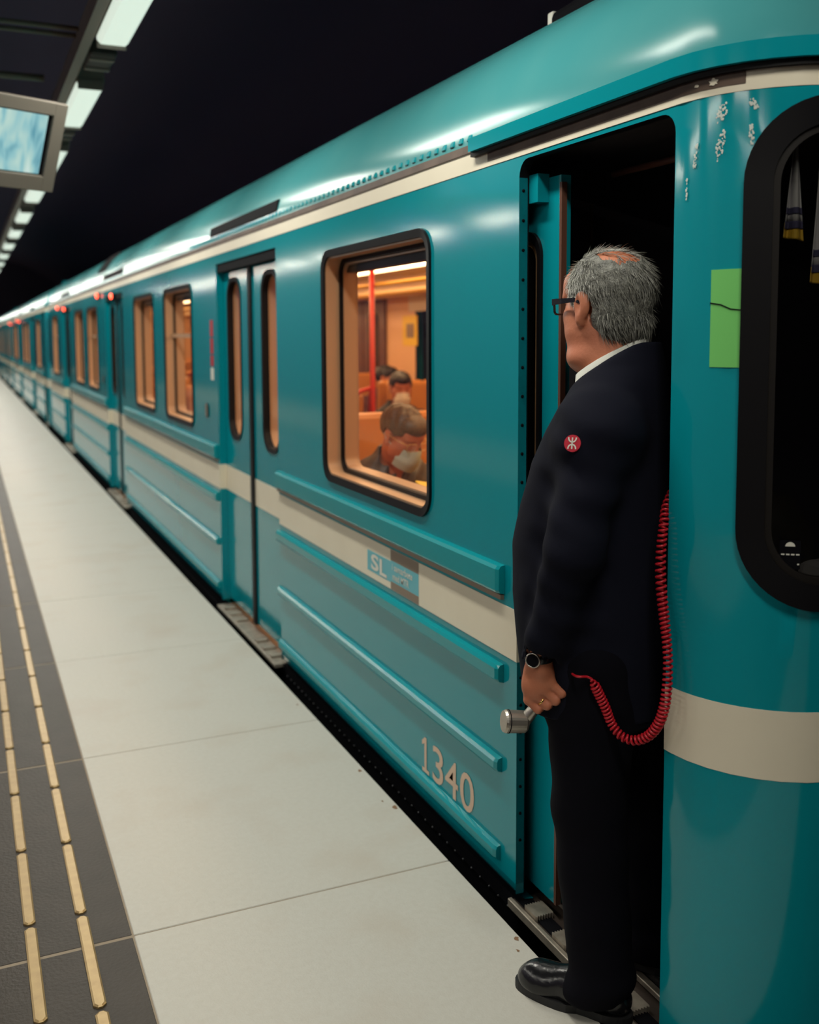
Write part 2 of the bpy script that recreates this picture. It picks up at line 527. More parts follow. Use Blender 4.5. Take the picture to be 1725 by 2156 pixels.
# black skirt under the body with its rivets
slabpart('skirt', YNOSE_END + 0.2, YB + AL, -0.55, -0.026, -0.055, -0.012, BLACK)
bm = bmesh.new()
for k in range(130):
    yy = 2.47 + 0.058 * k
    if any(a - 0.02 < yy < b + 0.02 for a, b in DOORS): continue
    c = MP(yy, -0.072, -0.012)
    r = bmesh.ops.create_icosphere(bm, subdivisions=1, radius=0.0042)
    bmesh.ops.translate(bm, vec=c, verts=r['verts'])
tag(from_bm('rivet_row', bm, DOTS, car, base=BASE), kind='stuff')

# ---- roof: sections from the gutter to the ridge
RPROF = [(0.0, 2.155), (0.004, 2.19), (0.018, 2.245), (0.042, 2.305), (0.08, 2.372), (0.15, 2.458), (0.25, 2.53), (0.40, 2.598), (0.65, 2.655), (0.95, 2.69), (1.4, 2.70)]
def roof_point(y, d, z):
    X, Y, nx, ny = plan(y)
    ty = min(max(Y, YA + 1.25), YB - 1.0)
    k = d / 1.4
    return (X + (CARX - X) * k, Y + (ty - Y) * (k ** 0.9 if Y < YA + 1.25 or Y > YB - 1.0 else 0), z)
ysr = list(np.linspace(YNOSE_END, YA, 80)) + list(np.linspace(YA + 0.1, YB - 0.1, 60)) + list(np.linspace(YB, YB + AL, 10))
RP = []
for i in range(len(RPROF) - 1):
    for j in range(3):
        t = j / 3
        RP.append((RPROF[i][0] * (1 - t) + RPROF[i + 1][0] * t, RPROF[i][1] * (1 - t) + RPROF[i + 1][1] * t))
RP.append(RPROF[-1])
# smooth the profile
for _ in range(4):
    RP = [RP[0]] + [tuple((RP[i - 1][k] + 2 * RP[i][k] + RP[i + 1][k]) / 4 for k in (0, 1)) for i in range(1, len(RP) - 1)] + [RP[-1]]
V = [roof_point(y, d, z) for y in ysr for d, z in RP]; k = len(RP)
Fc = [(i * k + j, (i + 1) * k + j, (i + 1) * k + j + 1, i * k + j + 1) for i in range(len(ysr) - 1) for j in range(k - 1)]
# far half of the roof
nv = len(V)
ysf = [YA, YB]
V += [(FX - d, y, z) for y in ysf for d, z in RP]
Fc += [(nv + j, nv + j + 1, nv + k + j + 1, nv + k + j) for j in range(k - 1)]
part('roof', V, Fc, ROOFT, smooth=True)
def roof_surf(y, d, lift=0.0):
    """point on the side of the roof at distance d in from the body side"""
    ds = [p[0] for p in RP]; zs = [p[1] for p in RP]
    z = float(np.interp(d, ds, zs)); s = (float(np.interp(d + 0.004, ds, zs)) - float(np.interp(d - 0.004 if d > 0.004 else 0, ds, zs))) / (0.008 if d > 0.004 else d + 0.004)
    n = Vector((-s, 0, 1)).normalized()
    return (SX + d + n.x * lift, y, z + n.z * lift)

# ---- gutter, cream stripe, weathered strip
slabpart('gutter_strip', YNOSE_END, YB + AL, 2.134, 2.157, -0.02, 0.006, BROWN)
slabpart('cream_stripe', YNOSE_END, YB + AL, 2.079, 2.134, -0.005, 0.002, CREAM)
UNIQUE.add(slabpart('drip_lip', YNOSE_END, 2.65, 2.128, 2.166, -0.01, 0.030, TEAL).name)
UNIQUE.add(slabpart('lip_shadow', YNOSE_END, 2.66, 2.116, 2.130, -0.01, 0.017, RUBBER).name)  # black strip standing in for the shadow under the lip
UNIQUE.add(slabpart('cover_strip', YA - 0.155, 2.58, 2.093, 2.126, -0.004, 0.0035, BROWN).name)
# pressed notches along the roof edge
bm = bmesh.new(); bm_box(bm, -0.006, 0.006, -0.013, 0.013, -0.009, 0.011, 0.003, 1)
for v in bm.verts:
    if v.co.z > 0: v.co.x += 0.005
me_n = bpy.data.meshes.new('edge_notch'); bm.to_mesh(me_n); bm.free()
for q in range(70):
    yy = 2.70 + 0.0575 * q
    p = roof_surf(yy, 0.003)
    o = link_mesh('edge_notch', me_n, TEAL, car); o.location = (p[0] - BASE[0], p[1] - BASE[1], 2.178 - BASE[2])
# slots in the roof above the doors, black louvre panel, roof pod
for (a, b) in DOORS:
    a2, b2 = a - 0.02, b + 0.15
    V = []
    for y in (a2, b2):
        V += [roof_surf(y, 0.006, 0.0), roof_surf(y, 0.006, 0.004), roof_surf(y, 0.020, 0.010), roof_surf(y, 0.022, 0.0)]
    Fc = [(0, 1, 5, 4), (1, 2, 6, 5), (2, 3, 7, 6), (3, 0, 4, 7), (0, 3, 2, 1), (4, 5, 6, 7)]
    sl = part('roof_slot', V, Fc, BLACK)
for (ya, yb) in ((11.25, 11.95),):
    V = []; Fc = []
    ds = np.linspace(0.05, 0.20, 8)
    for i, d in enumerate(ds):
        for y in (ya, yb):
            V += [roof_surf(y, d, 0.004), roof_surf(y, d + 0.012, 0.02)]
        b0 = 4 * i; Fc.append((b0, b0 + 2, b0 + 3, b0 + 1))
    lv = part('roof_louvre', V, Fc, BLACK)
    V = [roof_surf(ya, 0.045, 0.003), roof_surf(yb, 0.045, 0.003)] + [roof_surf(y, d, 0.003) for d in ds for y in (ya, yb)] + [roof_surf(ya, 0.22, 0.003), roof_surf(yb, 0.22, 0.003)]
    Fc = [(2 * i, 2 * i + 1, 2 * i + 3, 2 * i + 2) for i in range(len(V) // 2 - 1)]
    part('louvre_backing', V, Fc, BLACK, lv)
# ---- cream waist band, ribs
ZB0, ZB1 = 0.683, 0.831
band_segs = [(YNOSE_END, CABD[0] - 0.0), (CABD[1], DOORS[0][0]), (DOORS[0][1], DOORS[1][0]), (DOORS[1][1], DOORS[2][0]), (DOORS[2][1], YB + AL)]
for a, b in band_segs:
    slabpart('waist_band', a, b, ZB0, ZB1, -0.003, 0.0015, CREAM)
def rib(y0, y1, z0, z1, dep, m=RIBT):
    bm = bmesh.new()
    c = min(0.012, (z1 - z0) * 0.3)
    # cross-section: sloped top shoulder
    sec = [(0.0, z0), (dep * 0.8, z0 + 0.004), (dep, z0 + 0.012), (dep, z1 - c), (dep * 0.7, z1 - c * 0.25), (0.0, z1)]
    rows = []
    for y, sc_ in ((y0, 0.0), (y0 + 0.012, 1.0), (y1 - 0.012, 1.0), (y1, 0.0)):
        rows.append([bm.verts.new(MP(y, z, 0.0005 + o * (sc_ if sc_ else 0.75))) for o, z in sec])
    for i in range(3):
        for j in range(len(sec) - 1):
            bm.faces.new((rows[i][j], rows[i][j + 1], rows[i + 1][j + 1], rows[i + 1][j]))
    bm.faces.new(rows[0]); bm.faces.new(rows[3][::-1])
    return from_bm('rib', bm, m, car, base=BASE)
bays = [(2.475, DOORS[0][0]), (DOORS[0][1] + 0.03, DOORS[1][0] - 0.02), (DOORS[1][1] + 0.03, DOORS[2][0] - 0.02), (DOORS[2][1] + 0.03, YB - 0.1)]
for (a, b) in bays:
    rib(a, b, 0.862, 0.947, 0.026)
    slabpart('rib_underline', a + 0.005, b, 0.846, 0.860, -0.002, 0.012, GREYPRINT)
    rib(a + 0.005, b, 0.600, 0.655, 0.024)
    rib(a + 0.012, b, 0.330, 0.374, 0.022)
    rib(a + 0.02, b, 0.058, 0.104, 0.020)

# ---- saloon windows
def window_at(i, y0, y1, kind, loop):
    # black rubber gasket, metal reveal, inner rubber, inner reveal, pane
    o1 = rrect(y0 - 0.014, y1 + 0.014, WZ0 - 0.014, WZ1 + 0.014, 0.088, 8)
    i1 = rrect(y0 + 0.014, y1 - 0.014, WZ0 + 0.014, WZ1 - 0.014, 0.062, 8)
    g = ring('window', o1, i1, -0.012, 0.010, RUBBER, lip=0.004)
    i2 = rrect(y0 + 0.020, y1 - 0.020, WZ0 + 0.020, WZ1 - 0.020, 0.058, 8)
    ring('outer_reveal', i1, i2, -0.062, -0.002, ALU, g)
    i3 = rrect(y0 + 0.036, y1 - 0.036, WZ0 + 0.036, WZ1 - 0.036, 0.05, 8)
    ring('inner_gasket', i2, i3, -0.078, -0.060, RUBBER, g)
    i4 = rrect(y0 + 0.044, y1 - 0.044, WZ0 + 0.044, WZ1 - 0.044, 0.046, 8)
    ring('inner_reveal', i3, i4, -0.135, -0.072, ALU, g)
    P, T = sheet2d(i3)
    part('pane', [MP(a, b, -0.069) for a, b in P], T, PANE, g)
    if kind:
        zt = WZ0 + 0.585
        V = []
        slabpart('transom_bar', y0 + 0.022, y1 - 0.022, zt, zt + 0.028, -0.066, -0.045, ALU, g)
    # dark blind box at the head of the opening
    slabpart('blind_box', y0 + 0.05, y1 - 0.05, WZ1 - 0.075, WZ1 - 0.046, -0.13, -0.085, RUBBER, g)
for i, (a, b, t) in enumerate(WINS):
    window_at(i, a, b, t, WOUT[i])
for (a, b, t) in WINS[1:]:      # dark panes on the tunnel side
    P, T = sheet2d(rrect(a - 0.01, b + 0.01, WZ0 - 0.01, WZ1 + 0.01, 0.08, 5))
    part('tunnel_pane', [(FX - 0.01, p[0], p[1]) for p in P], T, mat('tunnel_glass', (0.006, 0.004, 0.003), rough=0.1))

# ---- sliding double doors
REC = -0.042
def door_leaf(y0, y1, wy0, wy1):
    rect = [(y0, 0.02), (y1, 0.02), (y1, 1.985), (y0, 1.985)]
    wl = rrect(wy0, wy1, 1.008, 1.93, 0.115, 10)
    P, T = sheet2d(rect, [wl])
    n = len(P)
    V = [MP(a, b, REC) for a, b in P]
    Fc = list(T)
    # edge thickness
    q = len(V)
    V += [MP(a, b, REC) for a, b in rect] + [MP(a, b, REC - 0.035) for a, b in rect]
    Fc += [(q + i, q + (i + 1) % 4, q + 4 + (i + 1) % 4, q + 4 + i) for i in range(4)]
    o = part('door_leaf', V, Fc, TEAL)
    wi = rrect(wy0 + 0.016, wy1 - 0.016, 1.024, 1.914, 0.10, 10)
    wo = rrect(wy0 - 0.006, wy1 + 0.006, 1.002, 1.936, 0.12, 10)
    ring('window_gasket', wo, wi, REC - 0.05, REC + 0.006, RUBBER, o, lip=0.003)
    P, T = sheet2d(wi)
    part('pane', [MP(a, b, REC - 0.02) for a, b in P], T, PANE, o)
    wj = rrect(wy0 + 0.022, wy1 - 0.022, 1.03, 1.908, 0.095, 10)
    ring('inner_reveal', wi, wj, REC - 0.075, REC - 0.03, ALU, o)
    slabpart('waist_band', y0 + 0.002, y1 - 0.002, ZB0 - 0.004, ZB1 - 0.004, REC - 0.004, REC + 0.0015, CREAM, o)
    return o
for (a, b) in DOORS:
    c = (a + b) / 2
    door_leaf(a - 0.01, c - 0.02, c - 0.52, c - 0.22)
    door_leaf(c + 0.02, b + 0.01, c + 0.22, c + 0.52)
    slabpart('door_seal', c - 0.030, c + 0.030, 0.01, 1.985, REC - 0.03, REC + 0.012, RUBBER)
    slabpart('door_header', a - 0.01, b + 0.01, 1.975, 2.03, -0.09, -0.006, BLACK)
    for yy, s in ((a, 1), (b, -1)):     # jambs
        part('door_jamb', [MP(yy, 0.0, 0), MP(yy, 0.0, -0.09), MP(yy, 2.02, -0.09), MP(yy, 2.02, 0)], [(0, 1, 2, 3)], TEAL)
        # the band wraps round the jamb
        part('jamb_band', [MP(yy + s * 0.001, ZB0, 0), MP(yy + s * 0.001, ZB0, -0.05), MP(yy + s * 0.001, ZB1, -0.05), MP(yy + s * 0.001, ZB1, 0)], [(0, 1, 2, 3)], CREAM)
    # tread plate with its grip cleats
    bm = bmesh.new(); bm_box(bm, SX - 0.035, SX + 0.14, a + 0.005, b - 0.005, -0.045, -0.025, 0.003, 1)
    st = from_bm('tread_plate', bm, STEEL, car, base=BASE)
    for q in range(8):
        if q in (3, 4): continue
        yc = a + 0.13 + (b - a - 0.26) * q / 7
        bm = bmesh.new(); bm_box(bm, SX - 0.022, SX + 0.045, yc - 0.024, yc + 0.024, -0.026, -0.012, 0.002, 1)
        from_bm('cleat', bm, STEEL, st, base=BASE)

# door button, instruction label, red indicator lamps
for (a, b) in DOORS:
    loop = rrect(b + 0.27, b + 0.325, 1.095, 1.185, 0.027, 6)
    P, T = sheet2d(loop)
    bt = part('door_button', [MP(p, q, 0.009) for p, q in P], T, GREYPRINT)
    rim('button_collar', loop, 0.0, 0.009, RUBBER, bt)
for q, (z0, z1, m_) in enumerate([(1.60, 1.70, REDPRINT), (1.495, 1.59, REDPRINT), (1.42, 1.485, REDPRINT), (1.335, 1.41, WHITEPRINT)]):
    UNIQUE.add(slabpart('notice_plate', 6.085, 6.16, z0, z1, 0.0, 0.002, m_).name)
for di, (a, b) in enumerate(DOORS[1:]):
    for (yy, zz) in ((a + 0.60, 2.005), (b + 0.50, 2.05)):
        bm = bmesh.new(); r = bmesh.ops.create_uvsphere(bm, u_segments=12, v_segments=8, radius=0.035)
        bmesh.ops.scale(bm, vec=(0.5, 1.3, 0.8), verts=bm.verts)
        bmesh.ops.translate(bm, vec=MP(yy, zz, 0.02), verts=bm.verts)
        lm = from_bm('indicator_lamp', bm, REDLAMP, car, True, base=BASE)
        slabpart('lamp_housing', yy - 0.07, yy + 0.07, zz - 0.04, zz + 0.035, -0.005, 0.018, BLACK, lm)

# ---- driver's doorway and its sliding door
a, b = CABD
UNIQ = []
jb = part('cab_jamb', [MP(b, 0.0, 0), MP(b, 0.0, -0.026), MP(b, 2.03, -0.026), MP(b, 2.03, 0)], [(0, 1, 2, 3)], TEAL)
for q in range(24):                           # jamb screws
    zz = 0.16 + 0.0795 * q
    bm = bmesh.new(); bmesh.ops.create_cone(bm, cap_ends=True, segments=8, radius1=0.005, radius2=0.003, depth=0.004)
    bmesh.ops.rotate(bm, matrix=Matrix.Rotation(PI / 2, 3, 'X'), verts=bm.verts)
    p = MP(b, zz, -0.013); bmesh.ops.translate(bm, vec=(p[0], p[1] - 0.002, p[2]), verts=bm.verts)
    from_bm('screw', bm, BLACK, jb, base=BASE)
part('jamb_band', [MP(b - 0.001, ZB0, 0), MP(b - 0.001, ZB0, -0.026), MP(b - 0.001, ZB1, -0.026), MP(b - 0.001, ZB1, 0)], [(0, 1, 2, 3)], CREAM, jb)
nl = NOTCH[0]
V = [MP(p, q, 0.0) for p, q in nl] + [MP(p, q, -0.03) for p, q in nl]; n = len(nl)
part('doorway_edge', V, [(i, i + 1, n + i + 1, n + i) for i in range(n - 1)], RUBBER)
DX = 0.066                                     # the door runs in a pocket behind the body side
def cab_door(y0, y1):
    rect = [(y0, 0.01), (y1, 0.01), (y1, 2.02), (y0, 2.02)]
    wl = rrect(y0 + 0.088, y1 - 0.10, 1.02, 1.885, 0.07, 8)
    P, T = sheet2d(rect, [wl])
    V = [MP(p, q, -DX) for p, q in P]; Fc = list(T); q0 = len(V)
    V += [MP(p, q, -DX) for p, q in rect] + [MP(p, q, -DX - 0.03) for p, q in rect]
    Fc += [(q0 + i, q0 + (i + 1) % 4, q0 + 4 + (i + 1) % 4, q0 + 4 + i) for i in range(4)]
    o = part('cab_door', V, Fc, TEAL)
    wi = rrect(y0 + 0.104, y1 - 0.125, 1.045, 1.86, 0.055, 8)
    ring('window_gasket', wl, wi, -DX - 0.02, -DX + 0.010, RUBBER, o)
    wi2 = rrect(y0 + 0.120, y1 - 0.137, 1.057, 1.848, 0.05, 8)
    ring('window_frame', wi, wi2, -DX - 0.015, -DX + 0.004, mat('brass_frame', (0.55, 0.33, 0.16), rough=0.35, metal=0.4), o)
    P, T = sheet2d(wi2)
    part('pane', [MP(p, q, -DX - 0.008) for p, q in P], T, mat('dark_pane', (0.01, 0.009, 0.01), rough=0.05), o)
    slabpart('edge_seal', y0 - 0.010, y0 + 0.001, 0.012, 2.0, -DX - 0.012, -DX + 0.004, CABTRIM, o)
    slabpart('latch_box', y0 + 0.06, y0 + 0.105, 1.955, 2.03, -DX, -DX + 0.035, TEAL, o)
    slabpart('waist_band', y0, y1, ZB0, ZB1, -DX - 0.002, -DX + 0.0015, CREAM, o)
    return o
CD = cab_door(2.300, 2.93)
# cab floor, step plate and dark lining
bm = bmesh.new(); bm_box(bm, SX - 0.002, SX + 0.26, a + 0.0, b + 0.03, -0.06, -0.03, 0.002, 1)
step = from_bm('step_plate', bm, mat('dark_step', (0.075, 0.055, 0.045), rough=0.5, metal=0.4), car, base=BASE)
bm = bmesh.new(); bm_box(bm, SX - 0.010, SX + 0.004, a + 0.0, b + 0.03, -0.05, -0.024, 0.002, 1)
from_bm('step_nosing', bm, STEEL, step, base=BASE)
def cleat(yc, xc, w, name='grip_plate'):
    """saw-edged grip plate on the step"""
    P = []
    nt_ = 7
    for k in range(nt_ * 2 + 1): P.append((-w / 2 + w * k / (nt_ * 2), -w / 2 - (0.006 if k % 2 else 0)))
    for k in range(nt_ * 2 + 1): P.append((w / 2 + (0.0), -w / 2 + w * k / (nt_ * 2)))
    P = P[:nt_ * 2 + 1] + [(w / 2, w / 2)]
    for k in range(nt_ * 2 + 1): P.append((w / 2 - w * k / (nt_ * 2), w / 2 + (0.006 if k % 2 else 0)))
    P = P + [(-w / 2, 0)]
    seen = []; [seen.append(p) for p in P if p not in seen]
    bm = bmesh.new()
    lo_ = [bm.verts.new((xc + p[0], yc + p[1], -0.03)) for p in seen]
    f = bm.faces.new(lo_)
    r = bmesh.ops.extrude_face_region(bm, geom=[f])
    bmesh.ops.translate(bm, vec=(0, 0, 0.016), verts=[v for v in r['geom'] if isinstance(v, bmesh.types.BMVert)])
    from_bm(name, bm, STEEL, step, base=BASE)
cleat(2.335, SX + 0.035, 0.058); cleat(2.19, SX + 0.035, 0.058); cleat(2.045, SX + 0.035, 0.058); cleat(1.90, SX + 0.035, 0.058)
bm = bmesh.new(); bm_box(bm, SX + 0.105, SX + 0.125, a, b, -0.028, -0.012, 0.002, 1)
from_bm('door_track', bm, STEEL, step, base=BASE)
bm = bmesh.new(); bm_box(bm, SX + 0.13, FX - 0.05, 1.62, 2.62, -0.04, 0.0, 0, 1)
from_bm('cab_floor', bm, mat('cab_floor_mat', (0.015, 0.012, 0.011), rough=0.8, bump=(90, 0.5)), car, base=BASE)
def quad(name, pts, m, parent=None):
    return part(name, pts, [(0, 1, 2, 3)], m, parent)
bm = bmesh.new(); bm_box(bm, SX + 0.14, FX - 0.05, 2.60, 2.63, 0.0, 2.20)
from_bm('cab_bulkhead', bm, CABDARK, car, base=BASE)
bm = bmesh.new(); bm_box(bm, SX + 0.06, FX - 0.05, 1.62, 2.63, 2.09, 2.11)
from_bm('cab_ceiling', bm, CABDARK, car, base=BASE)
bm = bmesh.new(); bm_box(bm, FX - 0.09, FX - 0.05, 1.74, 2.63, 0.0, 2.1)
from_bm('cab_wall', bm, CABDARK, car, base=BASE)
tube('cab_rail', [(1.62, 1.76, 2.03), (1.62, 2.30, 2.03)], 0.009, CABTRIM, car, BASE)
tube('grab_pole', [(1.70, 2.52, 1.2), (1.70, 2.52, 1.98)], 0.006, mat('dull_brass', (0.30, 0.24, 0.14), rough=0.4, metal=0.6), car, BASE)
bm = bmesh.new(); bm_box(bm, 1.95, 3.6, 1.62, 1.95, 0.0, 1.02, 0.03)
from_bm('driver_desk', bm, CABDARK, car, base=BASE)
# ---- windshields
for loop, ws in ((ws_loop, WS), (ws2_loop, WS2)):
    lo_ = densify(rrect(ws[0] - 0.012, ws[1] + 0.012, 1.04, 2.064, 0.167, 12), 0.04)
    def shrink(d, r): return rrect(ws[0] + d, ws[1] - d, 1.052 + d, 2.052 - d, r, 12)
    L0 = rrect(ws[0] - 0.008, ws[1] + 0.008, 1.044, 2.060, 0.163, 12)
    L1 = shrink(0.045, 0.11)
    # resample both outlines with matching points
    def resample(L, k=26):
        out = []
        n = len(L)
        for i in range(n):      # the straight runs sit between the corner fans
            p, q = L[i], L[(i + 1) % n]
            kk = k if i % 13 == 12 else 1
            for j in range(kk): out.append((p[0] + (q[0] - p[0]) * j / kk, p[1] + (q[1] - p[1]) * j / kk))
        return out
    w_ = ring('windshield', resample(L0), resample(L1), -0.02, 0.016, RUBBER, lip=0.006)
    L2 = shrink(0.058, 0.10)
    ring('windshield_bead', resample(L1), resample(L2), -0.02, 0.004, mat('dark_bead', (0.012, 0.010, 0.009), rough=0.45, spec=0.2), w_)
    g_ = [(float(p), float(q)) for p in np.arange(ws[0] + 0.09, ws[1] - 0.08, 0.033) for q in np.arange(1.15, 1.97, 0.15)]
    P, T = sheet2d(resample(L2), [], g_)
    part('pane', [MP(p, q, -0.012) for p, q in P], T, SCREENGLASS, w_, True)
# ---- marks on the nose corner: green sticker, painted lamp glints, cream chips
def decal(name, loop, m, off=0.0012, parent=None, grid=()):
    P, T = sheet2d(loop, [], grid)
    V = [MP(p, q, off) for p, q in P]
    out = []
    for t in T:
        A, B_, C_ = (Vector(V[i]) for i in t); nn = (B_ - A).cross(C_ - A)
        X, Y, nx, ny = plan(P[t[0]][0]); out.append(t if nn.x * nx + nn.y * ny > 0 else (t[0], t[2], t[1]))
    o = part(name, V, out, m, parent); UNIQUE.add(o.name)
    return o
gs = slabpart('green_sticker', YA - 0.161, YA - 0.0925, 1.533, 1.731, -0.001, 0.0012, GREENPRINT, step=0.008); UNIQUE.add(gs.name)
crack = [(YA - 0.0915, 1.664), (YA - 0.115, 1.66), (YA - 0.135, 1.651), (YA - 0.161, 1.648)]
UNIQUE.add(tube('crack_line', [MP(p, q, 0.002) for p, q in densify(crack, 0.008, False)], 0.0013, BLACK, gs, BASE, 6).name)
def blob(cy, cz, hw, hh, slant, seed, n=18):
    r_ = random.Random(seed); P = []
    for k in range(n):
        t = 2 * PI * k / n; q = 1 + r_.uniform(-0.35, 0.25)
        P.append((cy + hw * math.cos(t) * q + slant * math.sin(t), cz + hh * math.sin(t) * q))
    return P
def glint_cluster(cy, cz, hw, hh, slant, seed):
    """one painted-on lamp reflection: many small pale flecks"""
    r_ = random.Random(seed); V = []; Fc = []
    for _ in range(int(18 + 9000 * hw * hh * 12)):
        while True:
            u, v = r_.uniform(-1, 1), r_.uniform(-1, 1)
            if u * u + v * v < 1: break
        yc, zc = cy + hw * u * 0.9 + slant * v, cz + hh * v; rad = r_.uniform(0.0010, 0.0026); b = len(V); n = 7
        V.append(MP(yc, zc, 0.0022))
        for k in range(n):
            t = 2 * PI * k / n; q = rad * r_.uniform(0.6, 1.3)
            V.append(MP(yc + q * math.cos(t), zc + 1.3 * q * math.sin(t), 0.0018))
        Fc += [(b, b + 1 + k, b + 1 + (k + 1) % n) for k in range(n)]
    o = part('chip_and_glint_mark', V, Fc, GLINT); UNIQUE.add(o.name)
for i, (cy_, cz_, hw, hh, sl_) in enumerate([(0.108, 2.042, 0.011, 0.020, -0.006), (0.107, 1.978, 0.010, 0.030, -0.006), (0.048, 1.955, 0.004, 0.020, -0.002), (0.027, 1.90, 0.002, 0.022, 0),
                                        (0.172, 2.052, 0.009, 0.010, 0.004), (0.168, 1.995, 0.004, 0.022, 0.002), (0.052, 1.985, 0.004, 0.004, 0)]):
    glint_cluster(YA - cy_, cz_, hw, hh, sl_, i)
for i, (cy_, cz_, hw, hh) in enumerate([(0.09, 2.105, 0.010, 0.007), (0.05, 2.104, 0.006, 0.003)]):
    decal('chip_and_glint_mark', blob(YA - cy_, cz_, hw, hh, 0, 40 + i), CREAM, 0.0046)
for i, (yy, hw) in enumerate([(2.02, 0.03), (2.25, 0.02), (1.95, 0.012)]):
    decal('chip_and_glint_mark', blob(yy, 2.119, hw, 0.0025, 0, 60 + i), CREAM, 0.0046)

# ---- lettering
def text_mesh(s, bold=0.0):
    cu = bpy.data.curves.new('t', 'FONT'); cu.body = s; cu.extrude = 0.0; cu.offset = bold; cu.resolution_u = 4
    ob = bpy.data.objects.new('t', cu); COL.objects.link(ob)
    dg = bpy.context.evaluated_depsgraph_get()
    me = bpy.data.meshes.new_from_object(ob.evaluated_get(dg))
    bpy.data.objects.remove(ob); bpy.data.curves.remove(cu)
    return me
def lettering(name, s, yl, yr, z0, z1, m, off=0.0016, parent=None, bold=0.0):
    """text on the body side, read from the platform: yl is the reader's left end"""
    me = text_mesh(s, bold)
    co = np.array([v.co[:] for v in me.vertices])
    x0, x1 = co[:, 0].min(), co[:, 0].max(); b0, b1 = co[:, 1].min(), co[:, 1].max()
    for v in me.vertices:
        y = yl + (v.co.x - x0) / (x1 - x0) * (yr - yl); z = z0 + (v.co.y - b0) / (b1 - b0) * (z1 - z0)
        p = MP(y, z, off); v.co = (p[0] - BASE[0], p[1] - BASE[1], p[2] - BASE[2])
    me.materials.clear(); me.name = name
    o = link_mesh(name, me, m, parent if parent is not None else car); UNIQUE.add(o.name)
    return o
digits = [('3', 2.962, 2.880), ('4', 2.866, 2.772), ('0', 2.757, 2.662)]
for s, yl, yr in digits:
    lettering('number_digit', s, yl, yr, 0.112, 0.236, NUMBERP, 0.0016, bold=0.006)
one = [(3.028, 0.112), (3.028, 0.213), (3.050, 0.205), (3.050, 0.219), (3.026, 0.236), (3.010, 0.236), (3.010, 0.126), (2.990, 0.126), (2.990, 0.112)]
one = [(3.046, 0.112)] + [(3.046, 0.126), (3.028, 0.126), (3.028, 0.213), (3.047, 0.203), (3.047, 0.218), (3.024, 0.236), (3.010, 0.236), (3.010, 0.126), (2.990, 0.126), (2.990, 0.112)]
decal('number_digit', one, NUMBERP, 0.0016)
# operator logo and wording in the waist band
lg = slabpart('logo_plate', 3.315, 3.545, 0.708, 0.786, 0.0, 0.0022, LIGHTBLUE); UNIQUE.add(lg.name)
lettering('logo_letter', 'S', 3.505, 3.43, 0.718, 0.779, WHITEPRINT, 0.0032, lg, bold=0.03)
lettering('logo_letter', 'L', 3.42, 3.35, 0.714, 0.775, WHITEPRINT, 0.0032, lg, bold=0.03)
sl2 = slabpart('slogan_plate', 3.07, 3.315, 0.713, 0.790, 0.0, 0.0022, LIGHTBLUE); UNIQUE.add(sl2.name)
for z0, z1 in ((0.684, 0.713), (0.790, 0.830)):
    UNIQUE.add(slabpart('slogan_border', 3.07, 3.315, z0, z1, 0.0, 0.0022, GREYPRINT, sl2).name)
lettering('slogan_text', 'i samarbete', 3.30, 3.12, 0.757, 0.782, WHITEPRINT, 0.0032, sl2, bold=0.01)
lettering('slogan_text', 'med MTR', 3.295, 3.15, 0.722, 0.748, WHITEPRINT, 0.0032, sl2, bold=0.01)
# ---- saloon interior
IX0, IX1, IY0, IY1 = SX + 0.132, FX - 0.10, 2.64, 18.8
lin_holes = [rrect(a + 0.045, b - 0.045, WZ0 + 0.045, WZ1 - 0.045, 0.045, 8) for a, b, t in WINS]
out_l = [(IY0, 0.0)]
for (a, b) in DOORS: out_l += [(a + 0.0, 0.0), (a, 1.99), (b, 1.99), (b, 0.0)]
out_l += [(IY1, 0.0), (IY1, 2.2), (IY0, 2.2)]
P, T = sheet2d(out_l, lin_holes)
part('side_lining', [(IX0, p, q) for p, q in P], T, PEACH)
far_holes = [rrect(a + 0.02, b - 0.02, WZ0 + 0.02, WZ1 - 0.02, 0.06, 5) for a, b, t in WINS[1:]]
P, T = sheet2d([(IY0, 0.0), (IY1, 0.0), (IY1, 2.2), (IY0, 2.2)], far_holes)
part('far_lining', [(IX1, p, q) for p, q in P], T, PEACH)
quad('saloon_floor', [(SX + 0.1, IY0, -0.005), (IX1 + 0.05, IY0, -0.005), (IX1 + 0.05, IY1, -0.005), (SX + 0.1, IY1, -0.005)], CARFLOOR)
quad('saloon_ceiling', [(SX + 0.03, IY0, 2.2), (IX1 + 0.05, IY0, 2.2), (IX1 + 0.05, IY1, 2.2), (SX + 0.03, IY1, 2.2)], CARCEIL)
quad('end_wall', [(SX + 0.1, IY1, 0), (IX1, IY1, 0), (IX1, IY1, 2.2), (SX + 0.1, IY1, 2.2)], PEACH)
quad('end_wall', [(SX + 0.14, IY0, 0), (IX1, IY0, 0), (IX1, IY0, 2.2), (SX + 0.14, IY0, 2.2)], PEACH)
for x0 in (2.10, 3.18):
    for (ya, yb) in ((2.8, 6.0), (6.3, 9.6), (9.9, 13.2), (13.5, 18.4)):
        bm = bmesh.new(); bm_box(bm, x0, x0 + 0.26, ya, yb, 2.165, 2.198)
        from_bm('ceiling_light', bm, STRIP, car, base=BASE)
for x0 in (1.56, 3.72):
    bm = bmesh.new(); bm_box(bm, x0, x0 + 0.30, IY0 + 0.1, IY1 - 0.1, 1.98, 2.04, 0.01, 1)
    from_bm('luggage_ledge', bm, mat('ledge_cream', (0.80, 0.58, 0.30), rough=0.5), car, base=BASE)
